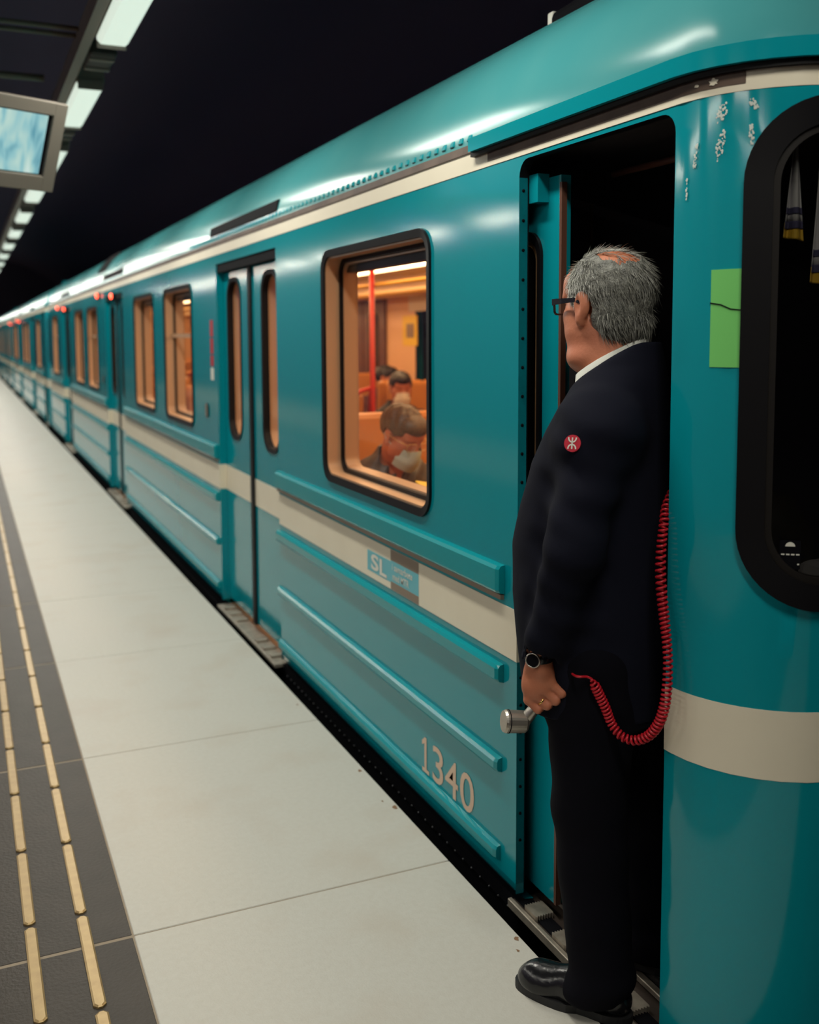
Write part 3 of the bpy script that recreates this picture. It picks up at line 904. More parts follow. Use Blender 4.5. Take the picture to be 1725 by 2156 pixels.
# seats
def seat(x0, x1, yb, d):
    """bench for two; yb is the plane of the backrest, d the way it faces"""
    bm = bmesh.new(); ya_, yb_ = sorted((yb + d * 0.08, yb + d * 0.50)); bm_box(bm, x0, x1, ya_, yb_, 0.38, 0.47, 0.03, 2)
    s = from_bm('seat', bm, SEAT, car, base=BASE)
    for xa, xb in ((x0 + 0.01, (x0 + x1) / 2 - 0.008), ((x0 + x1) / 2 + 0.008, x1 - 0.01)):
        bm = bmesh.new(); vs = bm_box(bm, xa, xb, *sorted((yb, yb + d * 0.07)), 0.45, 1.22, 0.028, 2)
        for v in bm.verts: v.co.y -= d * max(0, v.co.z - 0.5) * 0.10
        from_bm('backrest', bm, SEATB, s, base=BASE)
    bm = bmesh.new(); ya_, yb_ = sorted((yb + d * 0.02, yb + d * 0.44)); bm_box(bm, x0 + 0.03, x1 - 0.03, ya_, yb_, -0.004, 0.385, 0.01, 1)
    from_bm('seat_base', bm, CABTRIM, s, base=BASE)
    zt = 1.26
    tube('grab_handle', [(x1 - 0.12, yb - d * 0.075, 1.17), (x1 - 0.05, yb - d * 0.078, zt - 0.02), (x1 + 0.03, yb - d * 0.08, zt), (x1 + 0.05, yb - d * 0.03, zt - 0.02), (x1 + 0.05, yb - d * 0.0, 1.1)], 0.014, REDRAIL, s, BASE)
SEATS = [(2.74, 1), (4.62, -1), (6.20, 1), (7.72, -1), (7.98, 1), (9.62, -1), (11.30, 1), (12.85, -1), (13.15, 1), (14.72, -1), (16.4, 1), (18.2, -1)]
for (yb, d) in SEATS:
    seat(IX0 + 0.03, IX0 + 0.88, yb, d)
    seat(IX1 - 0.88, IX1 - 0.03, yb, d)
# red poles in the vestibules
for (a, b) in DOORS:
    for (px_, py_) in ((IX0 + 0.92, a - 0.045), (IX0 + 0.92, b + 0.14), (IX1 - 0.92, a - 0.045), (IX1 - 0.92, b + 0.14)):
        tube('pole', [(px_, py_, 0.0), (px_, py_, 2.2)], 0.017, REDRAIL, car, BASE)
    for py_ in (a - 0.045, b + 0.14):      # draught screens beside the doors
        bm = bmesh.new(); bm_box(bm, IX0 + 0.02, IX0 + 0.86, py_ - 0.012, py_ + 0.012, 0.1, 0.95, 0.005, 1)
        from_bm('draught_screen', bm, mat('screen_panel', (0.45, 0.16, 0.06), rough=0.4), car, base=BASE)
tube('hand_rail', [(2.48, IY0 + 0.2, 1.93), (2.48, IY1 - 0.2, 1.93)], 0.014, mat('yellow_rail', (0.75, 0.42, 0.06), rough=0.3), car, BASE)
tube('hand_rail', [(3.10, IY0 + 0.2, 1.93), (3.10, IY1 - 0.2, 1.93)], 0.014, MATS['yellow_rail'], car, BASE)
# posters and a white board on the far wall
for (ya, yb, z0, z1, m_) in ((9.05, 9.40, 1.50, 1.80, YELLOW), (9.12, 9.30, 1.58, 1.72, GREYPRINT), (8.55, 9.25, 1.84, 1.99, WHITEPRINT), (5.2, 5.7, 1.35, 1.85, YELLOW), (10.1, 10.7, 1.35, 1.9, SEAT)):
    bm = bmesh.new(); dx = 0.006 if m_ is not GREYPRINT else 0.010
    bm_box(bm, IX1 - dx, IX1, ya, yb, z0, z1); from_bm('wall_poster', bm, m_, car, base=BASE)

# doors of the tunnel side: dark brown leaves with dark windows
WOODD = mat('brown_door_lining', (0.11, 0.035, 0.018), rough=0.45, noise=(14, 0.5, (0.05, 0.016, 0.01)))
for (a, b) in DOORS:
    c = (a + b) / 2
    for (p, q) in ((a, c - 0.01), (c + 0.01, b)):
        bm = bmesh.new(); bm_box(bm, IX1 - 0.03, IX1, p, q, 0.0, 1.99, 0.006, 1)
        d_ = from_bm('tunnel_door', bm, WOODD, car, base=BASE)
        lp = rrect((p + q) / 2 - 0.15, (p + q) / 2 + 0.15, 1.0, 1.88, 0.1, 6); P, T = sheet2d(lp)
        part('pane', [(IX1 - 0.033, y_, z_) for y_, z_ in P], T, MATS['tunnel_glass'], d_)
    bm = bmesh.new(); bm_box(bm, IX1 - 0.05, IX1, a - 0.03, b + 0.03, 1.99, 2.04, 0.006, 1)
    from_bm('tunnel_door_header', bm, WOODD, car, base=BASE)

# ---- roof pod at the cab end
bm = bmesh.new(); bm_box(bm, 1.76, 1.98, 2.25, 2.86, 2.565, 2.648, 0.02, 2)
for v in bm.verts:
    if v.co.z > 2.6 and v.co.y > 2.8: v.co.z -= 0.02
pod = from_bm('roof_pod', bm, BLACK, car, base=BASE); UNIQUE.add(pod.name)
bm = bmesh.new(); bm_box(bm, 1.77, 1.85, 2.855, 2.89, 2.585, 2.635, 0.006, 2)
UNIQUE.add(from_bm('pod_cap', bm, WHITEPRINT, pod, base=BASE).name)

# ---- the coupled cars behind: same parts without the lettering
def copy_tree(o, parent, dy_shift=None):
    c = o.copy(); COL.objects.link(c); c.parent = parent
    for ch in list(o.children):
        if ch.name not in UNIQUE: copy_tree(ch, c)
    return c
car_labels = ['second teal metro car, coupled behind the one numbered 1340', 'third and most distant teal metro car at the far platform end']
first_parts = list(car.children)
PITCH = 17.90
for q in range(2):
    e = tag(empty('metro_car', (BASE[0], BASE[1] + PITCH * (q + 1), BASE[2])), car_labels[q], 'metro car')
    for ch in first_parts:
        if ch.name in UNIQUE: continue
        c = copy_tree(ch, e)
        if ch.name.startswith('cab_door'): c.location.y -= 0.58      # their driver doors are shut
    CARS.append(e)
for o in (car, *CARS): o['group'] = 'teal metro cars of one train'
# ------------------------------------------------------------------ platform lamps
HOUS = mat('grey_lamp_housing', (0.23, 0.20, 0.17), rough=0.5)
DARKH = mat('dark_fitting', (0.05, 0.045, 0.04), rough=0.6)
DIFF = mat('lamp_diffuser', (0.8, 0.85, 0.8), emit=(0.86, 1.0, 0.86), estr=0.70)
DIFF.cycles.emission_sampling = 'NONE'
LX0, LX1, LZ, LP = 0.645, 0.795, 3.0, 2.06
rail = tag(box('trim_1', 0.585, 0.635, -6, 58, 3.03, 3.13, HOUS), kind='structure')
bm = bmesh.new()      # shallow trough diffuser with rounded ends
def trough():
    bm = bmesh.new(); Lh = 0.575; w = 0.075; rows = []
    for yy, dz, wk in ((-Lh, 0.03, 0.9), (-Lh + 0.012, 0.008, 1), (-Lh + 0.03, 0.0, 1), (Lh - 0.03, 0.0, 1), (Lh - 0.012, 0.008, 1), (Lh, 0.03, 0.9)):
        rows.append([bm.verts.new((w * wk * c, yy, z * 0.03 + dz)) for c, z in ((-1, 1.3), (-0.96, 0.5), (-0.75, 0.0), (0.75, 0.0), (0.96, 0.5), (1, 1.3))])
    for i in range(len(rows) - 1):
        for j in range(5): bm.faces.new((rows[i][j], rows[i][j + 1], rows[i + 1][j + 1], rows[i + 1][j]))
    bm.faces.new(rows[0]); bm.faces.new(rows[-1][::-1])
    bmesh.ops.recalc_face_normals(bm, faces=bm.faces)
    me = bpy.data.meshes.new('diffuser'); bm.to_mesh(me); bm.free(); return me
diff_me = trough()
bm = bmesh.new(); bm_box(bm, -0.078, 0.078, -0.585, 0.585, 0.034, 0.12, 0.006, 1); hm = bpy.data.meshes.new('housing'); bm.to_mesh(hm); bm.free()
bm = bmesh.new(); bm_box(bm, -0.07, 0.07, -0.012, 0.0, -0.006, 0.05, 0.003, 1); em = bpy.data.meshes.new('end_cap'); bm.to_mesh(em); bm.free()
bm = bmesh.new(); bm_box(bm, -0.075, 0.065, -0.17, 0.17, 0.03, 0.11, 0.012, 1); cm = bpy.data.meshes.new('connector'); bm.to_mesh(cm); bm.free()
bm = bmesh.new(); bm_box(bm, -0.07, 0.06, -0.015, 0.015, 0.018, 0.04, 0.004, 1); tm = bpy.data.meshes.new('connector_band'); bm.to_mesh(tm); bm.free()
lamp_light = bpy.data.lights.new('tube_light', 'AREA'); lamp_light.shape = 'RECTANGLE'; lamp_light.size = 0.13; lamp_light.size_y = 1.1
lamp_light.energy = LAMP_W; lamp_light.color = LAMP_COL
ORD = ['first', 'second', 'third', 'fourth', 'fifth', 'sixth', 'seventh', 'eighth', 'ninth', 'tenth', 'eleventh']
near = {0: 'nearest tube lamp in view, cut off by the top edge of the picture', 1: 'tube lamp beside the top corner of the hanging monitor', 2: 'tube lamp half hidden behind the hanging monitor', 3: 'tube lamp just below the hanging monitor'}
for k in range(4, 11): near[k] = '%s tube lamp from the top of the picture in the platform row' % ORD[k]
def platform_lamp(xc, yc, label, group):
    e = tag(empty('ceiling_lamp', (xc, yc, LZ)), label, 'ceiling lamp', group)
    link_mesh('diffuser', diff_me, DIFF, e)
    link_mesh('housing', hm, HOUS, e)
    for s in (-1, 1):
        c = link_mesh('end_cap', em, HOUS, e); c.location.y = s * 0.585 + (0.012 if s > 0 else 0)
    c = link_mesh('connector', cm, DARKH, e); c.location.y = LP / 2
    for s in (-1, 1):
        t = link_mesh('connector_band', tm, HOUS, c); t.location.y = s * 0.10
    lo = bpy.data.objects.new('tube_light', lamp_light); COL.objects.link(lo); lo.parent = e; lo.location = (0, 0, -0.004)
for k in range(-2, 26):
    platform_lamp((LX0 + LX1) / 2, 4.60 + LP * k, near.get(k, 'small distant tube lamp in the row over the platform' if k > 3 else 'tube lamp over the platform beside the train nose'), 'tube lamps in one row over the platform')
# second row, added out of view to brighten the train side
tag(box('trim_2', -3.30, -3.25, -6, 58, 3.03, 3.13, HOUS), kind='structure')
for k in range(-3, 14):
    platform_lamp(-3.20, 4.60 + LP * k, 'added out-of-view tube lamp that brightens the train side', 'added out-of-view tube lamps that brighten the train side')

# cross pipes under the hall roof
PIPE = mat('brown_conduit', (0.20, 0.15, 0.11), rough=0.5)
for i, (yy, x1, r_, lab) in enumerate(((5.36, 0.585, 0.012, 'thin brown conduit overhead, higher of the close pair'), (5.485, 0.585, 0.012, 'thin brown conduit overhead, lower of the close pair'), (6.44, 0.50, 0.020, 'thicker brown conduit overhead, just above the monitor'))):
    tag(tube('conduit', [(-4.0, yy, 3.12), (x1, yy, 3.12)], r_, PIPE), lab, 'conduit', 'conduits under the hall roof')
# hanging monitor turned towards the driver
MON = tag(empty('monitor', (0.493, 5.0, 2.668)), 'grey boxed monitor hanging from the roof, showing a pale blue picture', 'monitor')
a_ = math.radians(25)
r_ = Vector((math.cos(a_), math.sin(a_), 0)); dn = (Vector((0.408, 5.15, 2.287)) - Vector((0.493, 5.0, 2.668))); hgt = dn.length; dn.normalize()
dn = (dn - dn.dot(r_) * r_).normalized()
nrm = dn.cross(r_)
if nrm.y > 0: nrm = -nrm
MON.matrix_world = Matrix.Translation((0.493, 5.0, 2.668)) @ Matrix((r_, nrm, -dn)).transposed().to_4x4()
GREYBOX = mat('grey_monitor_case', (0.15, 0.13, 0.105), rough=0.6)
WM = 0.62
# local axes: x along the front, y out of the screen, z up; origin at the top near corner
def mbox(name, x0, x1, y0, y1, z0, z1, m, parent, bev=0.0):
    bm = bmesh.new(); bm_box(bm, x0, x1, y0, y1, z0, z1, bev, 2)
    return from_bm(name, bm, m, parent)
fx = 0.062; ft, fb = 0.060, 0.072
mbox('case', -WM + 0.01, -0.01, -0.26, -0.02, -hgt + 0.02, -0.13, GREYBOX, MON, 0.006)
mbox('front_frame', -WM, 0, -0.03, 0, -ft, 0, GREYBOX, MON, 0.004)
mbox('front_frame', -WM, 0, -0.03, 0, -hgt, -hgt + fb, GREYBOX, MON, 0.004)
mbox('front_frame', -fx, 0, -0.03, 0.001, -hgt, 0, GREYBOX, MON, 0.004)
mbox('front_frame', -WM, -WM + fx, -0.03, 0.001, -hgt, 0, GREYBOX, MON, 0.004)
mbox('bezel', -WM + fx - 0.004, -fx + 0.004, -0.022, -0.018, -hgt + fb - 0.004, -ft + 0.004, BLACK, MON)
SCR = bpy.data.materials.new('monitor_picture'); SCR.use_nodes = True
nt = SCR.node_tree; nt.nodes.clear()
out = nt.nodes.new('ShaderNodeOutputMaterial'); emn = nt.nodes.new('ShaderNodeEmission'); tc = nt.nodes.new('ShaderNodeTexCoord')
mp = nt.nodes.new('ShaderNodeMapping'); mp.inputs['Scale'].default_value = (9, 1, 3.0)
nz = nt.nodes.new('ShaderNodeTexNoise'); nz.inputs['Scale'].default_value = 1.6; nz.inputs['Detail'].default_value = 2; nz.inputs['Distortion'].default_value = 0.6
rp = nt.nodes.new('ShaderNodeValToRGB')
for p_, c_ in ((0.0, (0.03, 0.10, 0.20)), (0.30, (0.10, 0.30, 0.38)), (0.45, (0.27, 0.53, 0.56)), (0.62, (0.46, 0.66, 0.60))):
    el = rp.color_ramp.elements.new(p_) if p_ not in (0.0,) else rp.color_ramp.elements[0]
    el.position = p_; el.color = (*c_, 1)
nt.links.new(tc.outputs['Object'], mp.inputs[0]); nt.links.new(mp.outputs[0], nz.inputs['Vector']); nt.links.new(nz.outputs['Fac'], rp.inputs['Fac'])
nt.links.new(rp.outputs['Color'], emn.inputs['Color']); nt.links.new(emn.outputs[0], out.inputs[0]); emn.inputs[1].default_value = 1.0
mbox('screen', -WM + fx + 0.004, -fx - 0.018, -0.018, -0.014, -hgt + fb + 0.006, -ft - 0.006, SCR, MON)
for xx in (-0.40, -0.55):
    mbox('hanger', xx - 0.015, xx + 0.015, -0.16, -0.13, -0.14, 0.45, DARKH, MON)
# ------------------------------------------------------------------ organic shapes: distance fields and surface nets
class Field:
    def __init__(self, lo, hi, h):
        self.lo = np.array(lo, np.float32); self.h = h
        self.n = np.ceil((np.array(hi) - self.lo) / h).astype(int) + 1
        self.d = np.full(tuple(self.n), 0.2, np.float32)
    def sub(self, lo, hi):
        i0 = np.clip(np.floor((np.array(lo) - self.lo) / self.h).astype(int), 0, self.n - 1)
        i1 = np.clip(np.ceil((np.array(hi) - self.lo) / self.h).astype(int) + 1, 1, self.n)
        if np.any(i1 <= i0): return None
        ax = [self.lo[k] + self.h * np.arange(i0[k], i1[k], dtype=np.float32) for k in range(3)]
        return tuple(slice(i0[k], i1[k]) for k in range(3)), (ax[0][:, None, None], ax[1][None, :, None], ax[2][None, None, :])
    def apply(self, fn, lo, hi, k=0.01, op='add'):
        pad = k + 0.012
        r = self.sub(np.array(lo) - pad, np.array(hi) + pad)
        if r is None: return
        sl, P = r
        q = fn(*P).astype(np.float32)
        d = self.d[sl]
        if op == 'add':
            hh = np.clip(0.5 + 0.5 * (q - d) / k, 0, 1)
            v = q * (1 - hh) + d * hh - k * hh * (1 - hh)
            # outside the padded box nothing changes, so only keep reductions
            self.d[sl] = np.minimum(v, d)
        else:
            hh = np.clip(0.5 - 0.5 * (d + q) / k, 0, 1)
            v = d * (1 - hh) - q * hh + k * hh * (1 - hh)
            self.d[sl] = np.maximum(v, d)
    # --- primitives; fr = optional (origin, 3x3 rotation: columns are the local axes)
    def _loc(self, x, y, z, fr):
        if fr is None: return x, y, z
        o, R = fr
        dx, dy, dz = x - o[0], y - o[1], z - o[2]
        return tuple(dx * R[0][k] + dy * R[1][k] + dz * R[2][k] for k in range(3))
    def _wp(self, p, fr):
        if fr is None: return np.array(p, float)
        o, R = fr
        return np.array(o, float) + np.array(R, float) @ np.array(p, float)
    def ball(self, c, r, k=0.01, op='add', fr=None):
        """ellipsoid with radii r (tuple) in the frame's axes"""
        if not hasattr(r, '__len__'): r = (r, r, r)
        w = self._wp(c, fr); m = max(r)
        def fn(x, y, z):
            X, Y, Z = self._loc(x, y, z, fr)
            X, Y, Z = X - c[0], Y - c[1], Z - c[2]
            k0 = np.sqrt((X / r[0]) ** 2 + (Y / r[1]) ** 2 + (Z / r[2]) ** 2)
            k1 = np.sqrt((X / r[0] ** 2) ** 2 + (Y / r[1] ** 2) ** 2 + (Z / r[2] ** 2) ** 2) + 1e-6
            return k0 * (k0 - 1.0) / k1
        self.apply(fn, w - m, w + m, k, op)
    def cone(self, a, b, ra, rb, k=0.01, op='add', fr=None, flat=None):
        """round cone from a to b; flat=(axis vector, factor) squeezes the section along an axis"""
        A, B = np.array(a, float), np.array(b, float)
        wa, wb = self._wp(a, fr), self._wp(b, fr); m = max(ra, rb)
        ba = B - A; L2 = float(ba @ ba) + 1e-9
        def fn(x, y, z):
            X, Y, Z = self._loc(x, y, z, fr)
            px, py, pz = X - A[0], Y - A[1], Z - A[2]
            t = np.clip((px * ba[0] + py * ba[1] + pz * ba[2]) / L2, 0, 1)
            qx, qy, qz = px - ba[0] * t, py - ba[1] * t, pz - ba[2] * t
            if flat is not None:
                ax, f = flat
                dd = qx * ax[0] + qy * ax[1] + qz * ax[2]
                qx, qy, qz = qx + ax[0] * dd * (f - 1), qy + ax[1] * dd * (f - 1), qz + ax[2] * dd * (f - 1)
            return np.sqrt(qx * qx + qy * qy + qz * qz) - (ra + (rb - ra) * t)
        self.apply(fn, np.minimum(wa, wb) - m, np.maximum(wa, wb) + m, k, op)
    def chain(self, pts, rad, k=0.01, op='add', fr=None, flat=None):
        for i in range(len(pts) - 1): self.cone(pts[i], pts[i + 1], rad[i], rad[i + 1], k, op, fr, flat)
    def stack(self, rows, k=0.02, op='add'):
        """body lofted through rows (z, cx, cy, ax, ay): ellipse centres and half-axes by height"""
        R = np.array(rows, float)
        zs = R[:, 0]
        lo = (float((R[:, 1] - R[:, 3]).min()), float((R[:, 2] - R[:, 4]).min()), zs[0])
        hi = (float((R[:, 1] + R[:, 3]).max()), float((R[:, 2] + R[:, 4]).max()), zs[-1])
        def fn(x, y, z):
            zz = np.clip(z, zs[0], zs[-1])
            cx, cy, ax, ay = (np.interp(zz, zs, R[:, j]) for j in (1, 2, 3, 4))
            X, Y = (x - cx), (y - cy)
            k0 = np.sqrt((X / ax) ** 2 + (Y / ay) ** 2); k1 = np.sqrt((X / ax ** 2) ** 2 + (Y / ay ** 2) ** 2) + 1e-6
            q = np.where(k0 < 1e-4, -np.minimum(ax, ay) + 0 * k0, k0 * (k0 - 1) / k1)
            return np.maximum(q, np.abs(z - (zs[0] + zs[-1]) / 2) - (zs[-1] - zs[0]) / 2 + 0 * q)
        self.apply(fn, lo, hi, k, op)
    def warp(self, fn):
        ax = [self.lo[k] + self.h * np.arange(self.n[k], dtype=np.float32) for k in range(3)]
        self.d += fn(ax[0][:, None, None], ax[1][None, :, None], ax[2][None, None, :]).astype(np.float32)
    def mesh(self, name, m, parent, iters=2):
        d = self.d; s = d < 0
        c = np.zeros(tuple(np.array(d.shape) - 1), np.int8)
        offs = [(i, j, k) for i in (0, 1) for j in (0, 1) for k in (0, 1)]
        N = d.shape
        def cut(A, o): return A[o[0]:N[0] - 1 + o[0], o[1]:N[1] - 1 + o[1], o[2]:N[2] - 1 + o[2]]
        for o in offs: c += cut(s, o)
        mix = (c > 0) & (c < 8)
        idx = np.full(mix.shape, -1, np.int32); ijk = np.argwhere(mix); idx[mix] = np.arange(len(ijk))
        val = np.stack([d[ijk[:, 0] + o[0], ijk[:, 1] + o[1], ijk[:, 2] + o[2]] for o in offs], 1)
        acc = np.zeros((len(ijk), 3)); cnt = np.zeros(len(ijk))
        for a in range(8):
            for b in range(a + 1, 8):
                df = np.array(offs[b]) - np.array(offs[a])
                if np.abs(df).sum() != 1: continue
                va, vb = val[:, a], val[:, b]
                q = (va < 0) != (vb < 0)
                t = np.where(q, va / np.where(q, va - vb, 1), 0)
                acc[q] += np.array(offs[a]) + t[q, None] * df; cnt[q] += 1
        V = self.lo + self.h * (ijk + acc / cnt[:, None])
        Q = []
        for axis in range(3):
            u, w = (axis + 1) % 3, (axis + 2) % 3
            sl0 = [slice(1, -1)] * 3; sl1 = [slice(1, -1)] * 3
            sl0[axis] = slice(0, -1); sl1[axis] = slice(1, None)
            s0, s1 = s[tuple(sl0)], s[tuple(sl1)]
            for sign in (0, 1):
                e = np.argwhere((s0 & ~s1) if sign == 0 else (~s0 & s1))
                if not len(e): continue
                e = e.copy(); e[:, u] += 1; e[:, w] += 1
                def cell(du, dw):
                    p = e.copy(); p[:, u] -= du; p[:, w] -= dw
                    return idx[p[:, 0], p[:, 1], p[:, 2]]
                q = np.stack([cell(1, 1), cell(0, 1), cell(0, 0), cell(1, 0)], 1)
                Q.append(q if sign == 0 else q[:, ::-1])
        Q = np.concatenate(Q); Q = Q[(Q >= 0).all(1)]
        for _ in range(iters):      # light smoothing
            a2 = np.zeros_like(V); n2 = np.zeros(len(V))
            for i in range(4):
                j = (i + 1) % 4
                np.add.at(a2, Q[:, i], V[Q[:, j]]); np.add.at(n2, Q[:, i], 1)
                np.add.at(a2, Q[:, j], V[Q[:, i]]); np.add.at(n2, Q[:, j], 1)
            V = V * 0.5 + 0.5 * a2 / np.maximum(n2, 1)[:, None]
        me = bpy.data.meshes.new(name)
        me.vertices.add(len(V)); me.vertices.foreach_set('co', V.astype(np.float32).ravel())
        me.loops.add(len(Q) * 4); me.loops.foreach_set('vertex_index', Q.astype(np.int32).ravel())
        me.polygons.add(len(Q)); me.polygons.foreach_set('loop_start', np.arange(0, len(Q) * 4, 4, dtype=np.int32))
        me.update(calc_edges=True); me.validate()
        return link_mesh(name, me, m, parent, True)

def rotz(a):
    c, s = math.cos(a), math.sin(a)
    return np.array([[c, -s, 0], [s, c, 0], [0, 0, 1.0]])
def rotx(a):
    c, s = math.cos(a), math.sin(a)
    return np.array([[1.0, 0, 0], [0, c, -s], [0, s, c]])

SKIN = mat('skin', (0.50, 0.175, 0.09), rough=0.5, noise=(18, 0.35, (0.55, 0.17, 0.10)), bump=(140, 0.08))
SUIT = mat('navy_wool', (0.0048, 0.0056, 0.0125), rough=0.9, spec=0.12, noise=(500, 0.5, (0.008, 0.008, 0.014)), bump=(700, 0.12))
TROU = mat('black_wool', (0.0035, 0.0034, 0.006), rough=0.9, spec=0.08, bump=(600, 0.1))
SHIRT = mat('white_shirt', (0.62, 0.62, 0.56), rough=0.8)
LEATHER = mat('black_leather', (0.006, 0.006, 0.007), rough=0.22, bump=(60, 0.12))
GFRAME = mat('black_plastic', (0.006, 0.006, 0.008), rough=0.2)

def head_into(Fd, fr, k=1.0, mouth=True, nose=1.0):
    """head built round the frame origin, face towards local +y, about 0.25 m tall"""
    def B(c, r, kk=0.02, op='add'): Fd.ball(tuple(np.array(c) * k), tuple(np.array(r) * k), kk, op, fr)
    def Cn(a, b, ra, rb, kk=0.015, op='add'): Fd.cone(tuple(np.array(a) * k), tuple(np.array(b) * k), ra * k, rb * k, kk, op, fr)
    B((0, -0.014, 0.042), (0.080, 0.104, 0.086))
    B((0, 0.034, -0.030), (0.066, 0.070, 0.088), 0.03)
    for s in (-1, 1):
        B((s * 0.044, 0.034, -0.052), (0.034, 0.046, 0.046), 0.025)      # cheeks and jowls
        B((s * 0.040, 0.050, -0.012), (0.030, 0.040, 0.026), 0.02)
    B((0, 0.074, -0.100), (0.034, 0.028, 0.024), 0.025)                  # chin
    B((0, 0.030, -0.112), (0.050, 0.050, 0.026), 0.03)                   # under the chin
    B((0, 0.082, 0.030), (0.056, 0.022, 0.014), 0.016)                   # brow
    B((0, 0.070, 0.062), (0.058, 0.032, 0.036), 0.03)
    for s in (-1, 1):
        B((s * 0.033, 0.112, 0.010), (0.018, 0.018, 0.012), 0.012, 'sub')
        B((s * 0.033, 0.084, 0.008), (0.0135, 0.0135, 0.0125), 0.004)
    if nose:
        Cn((0, 0.098, 0.014), (0, 0.122, -0.026), 0.010, 0.0145, 0.012)
        for s in (-1, 1): B((s * 0.013, 0.108, -0.030), (0.010, 0.011, 0.008), 0.008)
    if mouth:
        B((0, 0.098, -0.062), (0.026, 0.012, 0.0075), 0.008)
        B((0, 0.096, -0.073), (0.022, 0.012, 0.0075), 0.008)
        B((0, 0.112, -0.067), (0.026, 0.012, 0.0022), 0.004, 'sub')
    for s in (-1, 1):                                                    # ears
        B((s * 0.083, -0.004, 0.006), (0.011, 0.023, 0.033), 0.006)
        B((s * 0.081, 0.004, -0.026), (0.010, 0.013, 0.016), 0.008)
        B((s * 0.096, 0.002, 0.006), (0.008, 0.012, 0.021), 0.005, 'sub')

def hair_strands(name, m, parent, fn_surface, count, seed, ln=0.03, wd=0.0011, lift=0.35):
    """short tapered strands rooted on a surface: fn_surface(rnd) -> (point, normal, flow direction)"""
    r_ = random.Random(seed); V = []; Fc = []
    for _ in range(count):
        p, n, f = fn_surface(r_)
        p, n, f = Vector(p), Vector(n).normalized(), Vector(f)
        f = (f - f.dot(n) * n).normalized()
        f = (f + Vector((r_.uniform(-.35, .35), r_.uniform(-.35, .35), r_.uniform(-.35, .35)))).normalized()
        L = ln * r_.uniform(0.6, 1.3); s = f.cross(n).normalized() * wd * r_.uniform(0.7, 1.4)
        b = len(V); lf = lift * r_.uniform(0.2, 1.2)
        for t, w in ((0.0, 1.0), (0.5, 0.8), (1.0, 0.1)):
            c = p + f * L * t + n * (0.001 + lf * L * t * (1 - 0.45 * t)) 
            V += [c - s * w, c + n * wd * 0.8 * w, c + s * w]
        for i in (0, 3):
            Fc += [(b + i, b + i + 1, b + i + 4, b + i + 3), (b + i + 1, b + i + 2, b + i + 5, b + i + 4), (b + i + 2, b + i, b + i + 3, b + i + 5)]
    return from_py(name, V, Fc, m, parent)
# ------------------------------------------------------------------ the conductor in the driver's doorway
MO = (1.405, 1.97)
MANG = math.atan2(0.576, 0.816)
man = tag(empty('person', (MO[0], MO[1], 0.0), MANG), 'grey-haired person in a dark navy suit standing in the open driver doorway, holding a handset', 'person')
# local axes: x to the person's right, y forwards, z up
HC = np.array([0.010, 0.030, 1.662]); HR = rotz(-math.radians(25)) @ rotx(math.radians(-3))
HF = (HC, HR)
def hw(p): return HC + HR @ np.array(p, float)
# hand frame: a = towards the picture's right, b = up, c = towards the viewer (built in the person's axes)
WR = np.array([-0.220, 0.098, 0.862])
def to_local(v):       # world direction -> person axes
    c, s = math.cos(MANG), math.sin(MANG)
    return np.array([v[0] * c + v[1] * s, -v[0] * s + v[1] * c, v[2]])
ea = to_local((0.845, -0.535, 0)); eb = np.array([0, 0, 1.0]); ec = to_local((-0.535, -0.845, 0))
HAND = (WR, np.stack([ea, eb, ec], 1))
def hp(a, b, c): return WR + ea * a + eb * b + ec * c

Fb = Field((-0.33, -0.22, 0.64), (0.30, 0.30, 1.82), 0.0032)
head_into(Fb, HF, 1.03)
Fb.cone((0, 0.015, 1.60), (0, -0.005, 1.44), 0.066, 0.078, 0.03)
Fb.ball((0, 0.07, 1.545), (0.06, 0.05, 0.035), 0.03)
Fb.stack([(0.80, 0, 0, 0.12, 0.09), (1.15, 0, 0.03, 0.13, 0.12), (1.40, 0, 0.0, 0.15, 0.09), (1.47, 0, -0.005, 0.09, 0.07)], 0.03)
Fb.chain([(-0.14, 0, 1.42), (-0.225, -0.01, 1.14), tuple(WR + np.array([0, 0, 0.02]))], [0.045, 0.038, 0.027], 0.02)
Fb.chain([(0.14, 0, 1.42), (0.21, -0.01, 1.14), (0.20, 0.10, 0.92)], [0.045, 0.038, 0.027], 0.02)
# left hand: back of the hand, knuckles, four fingers wrapped round the handset, thumb
Fb.cone((0, 0.035, 0), (0.002, -0.010, 0.0), 0.027, 0.029, 0.012, fr=HAND)
Fb.ball((0.000, -0.040, -0.002), (0.037, 0.046, 0.022), 0.016, fr=HAND)
Fb.ball((-0.012, -0.064, -0.002), (0.026, 0.030, 0.020), 0.014, fr=HAND)
KN = [(-0.024, -0.092), (-0.008, -0.078), (0.010, -0.064), (0.026, -0.048)]
FR_ = [0.0092, 0.0102, 0.0106, 0.0102]
LEN = [0.85, 1.0, 1.06, 0.98]
for (ka, kb), r, L in zip(KN, FR_, LEN):
    k0 = (ka, kb, 0.002); k1 = (ka + 0.027 * L, kb - 0.024 * L, 0.004)
    k2 = (ka + 0.034 * L, kb - 0.031 * L, -0.024); k3 = (ka + 0.014 * L, kb - 0.016 * L, -0.036)
    Fb.ball(k0, (r * 1.12, r * 1.12, r * 1.05), 0.010, fr=HAND)
    Fb.cone(k0, k1, r * 1.05, r, 0.0045, fr=HAND)
    Fb.cone(k1, k2, r, r * 0.9, 0.004, fr=HAND)
    Fb.cone(k2, k3, r * 0.9, r * 0.78, 0.004, fr=HAND)
Fb.chain([(0.020, -0.018, -0.012), (0.040, -0.040, -0.026), (0.046, -0.066, -0.030), (0.040, -0.088, -0.034)], [0.015, 0.0125, 0.0110, 0.0085], 0.006, fr=HAND)
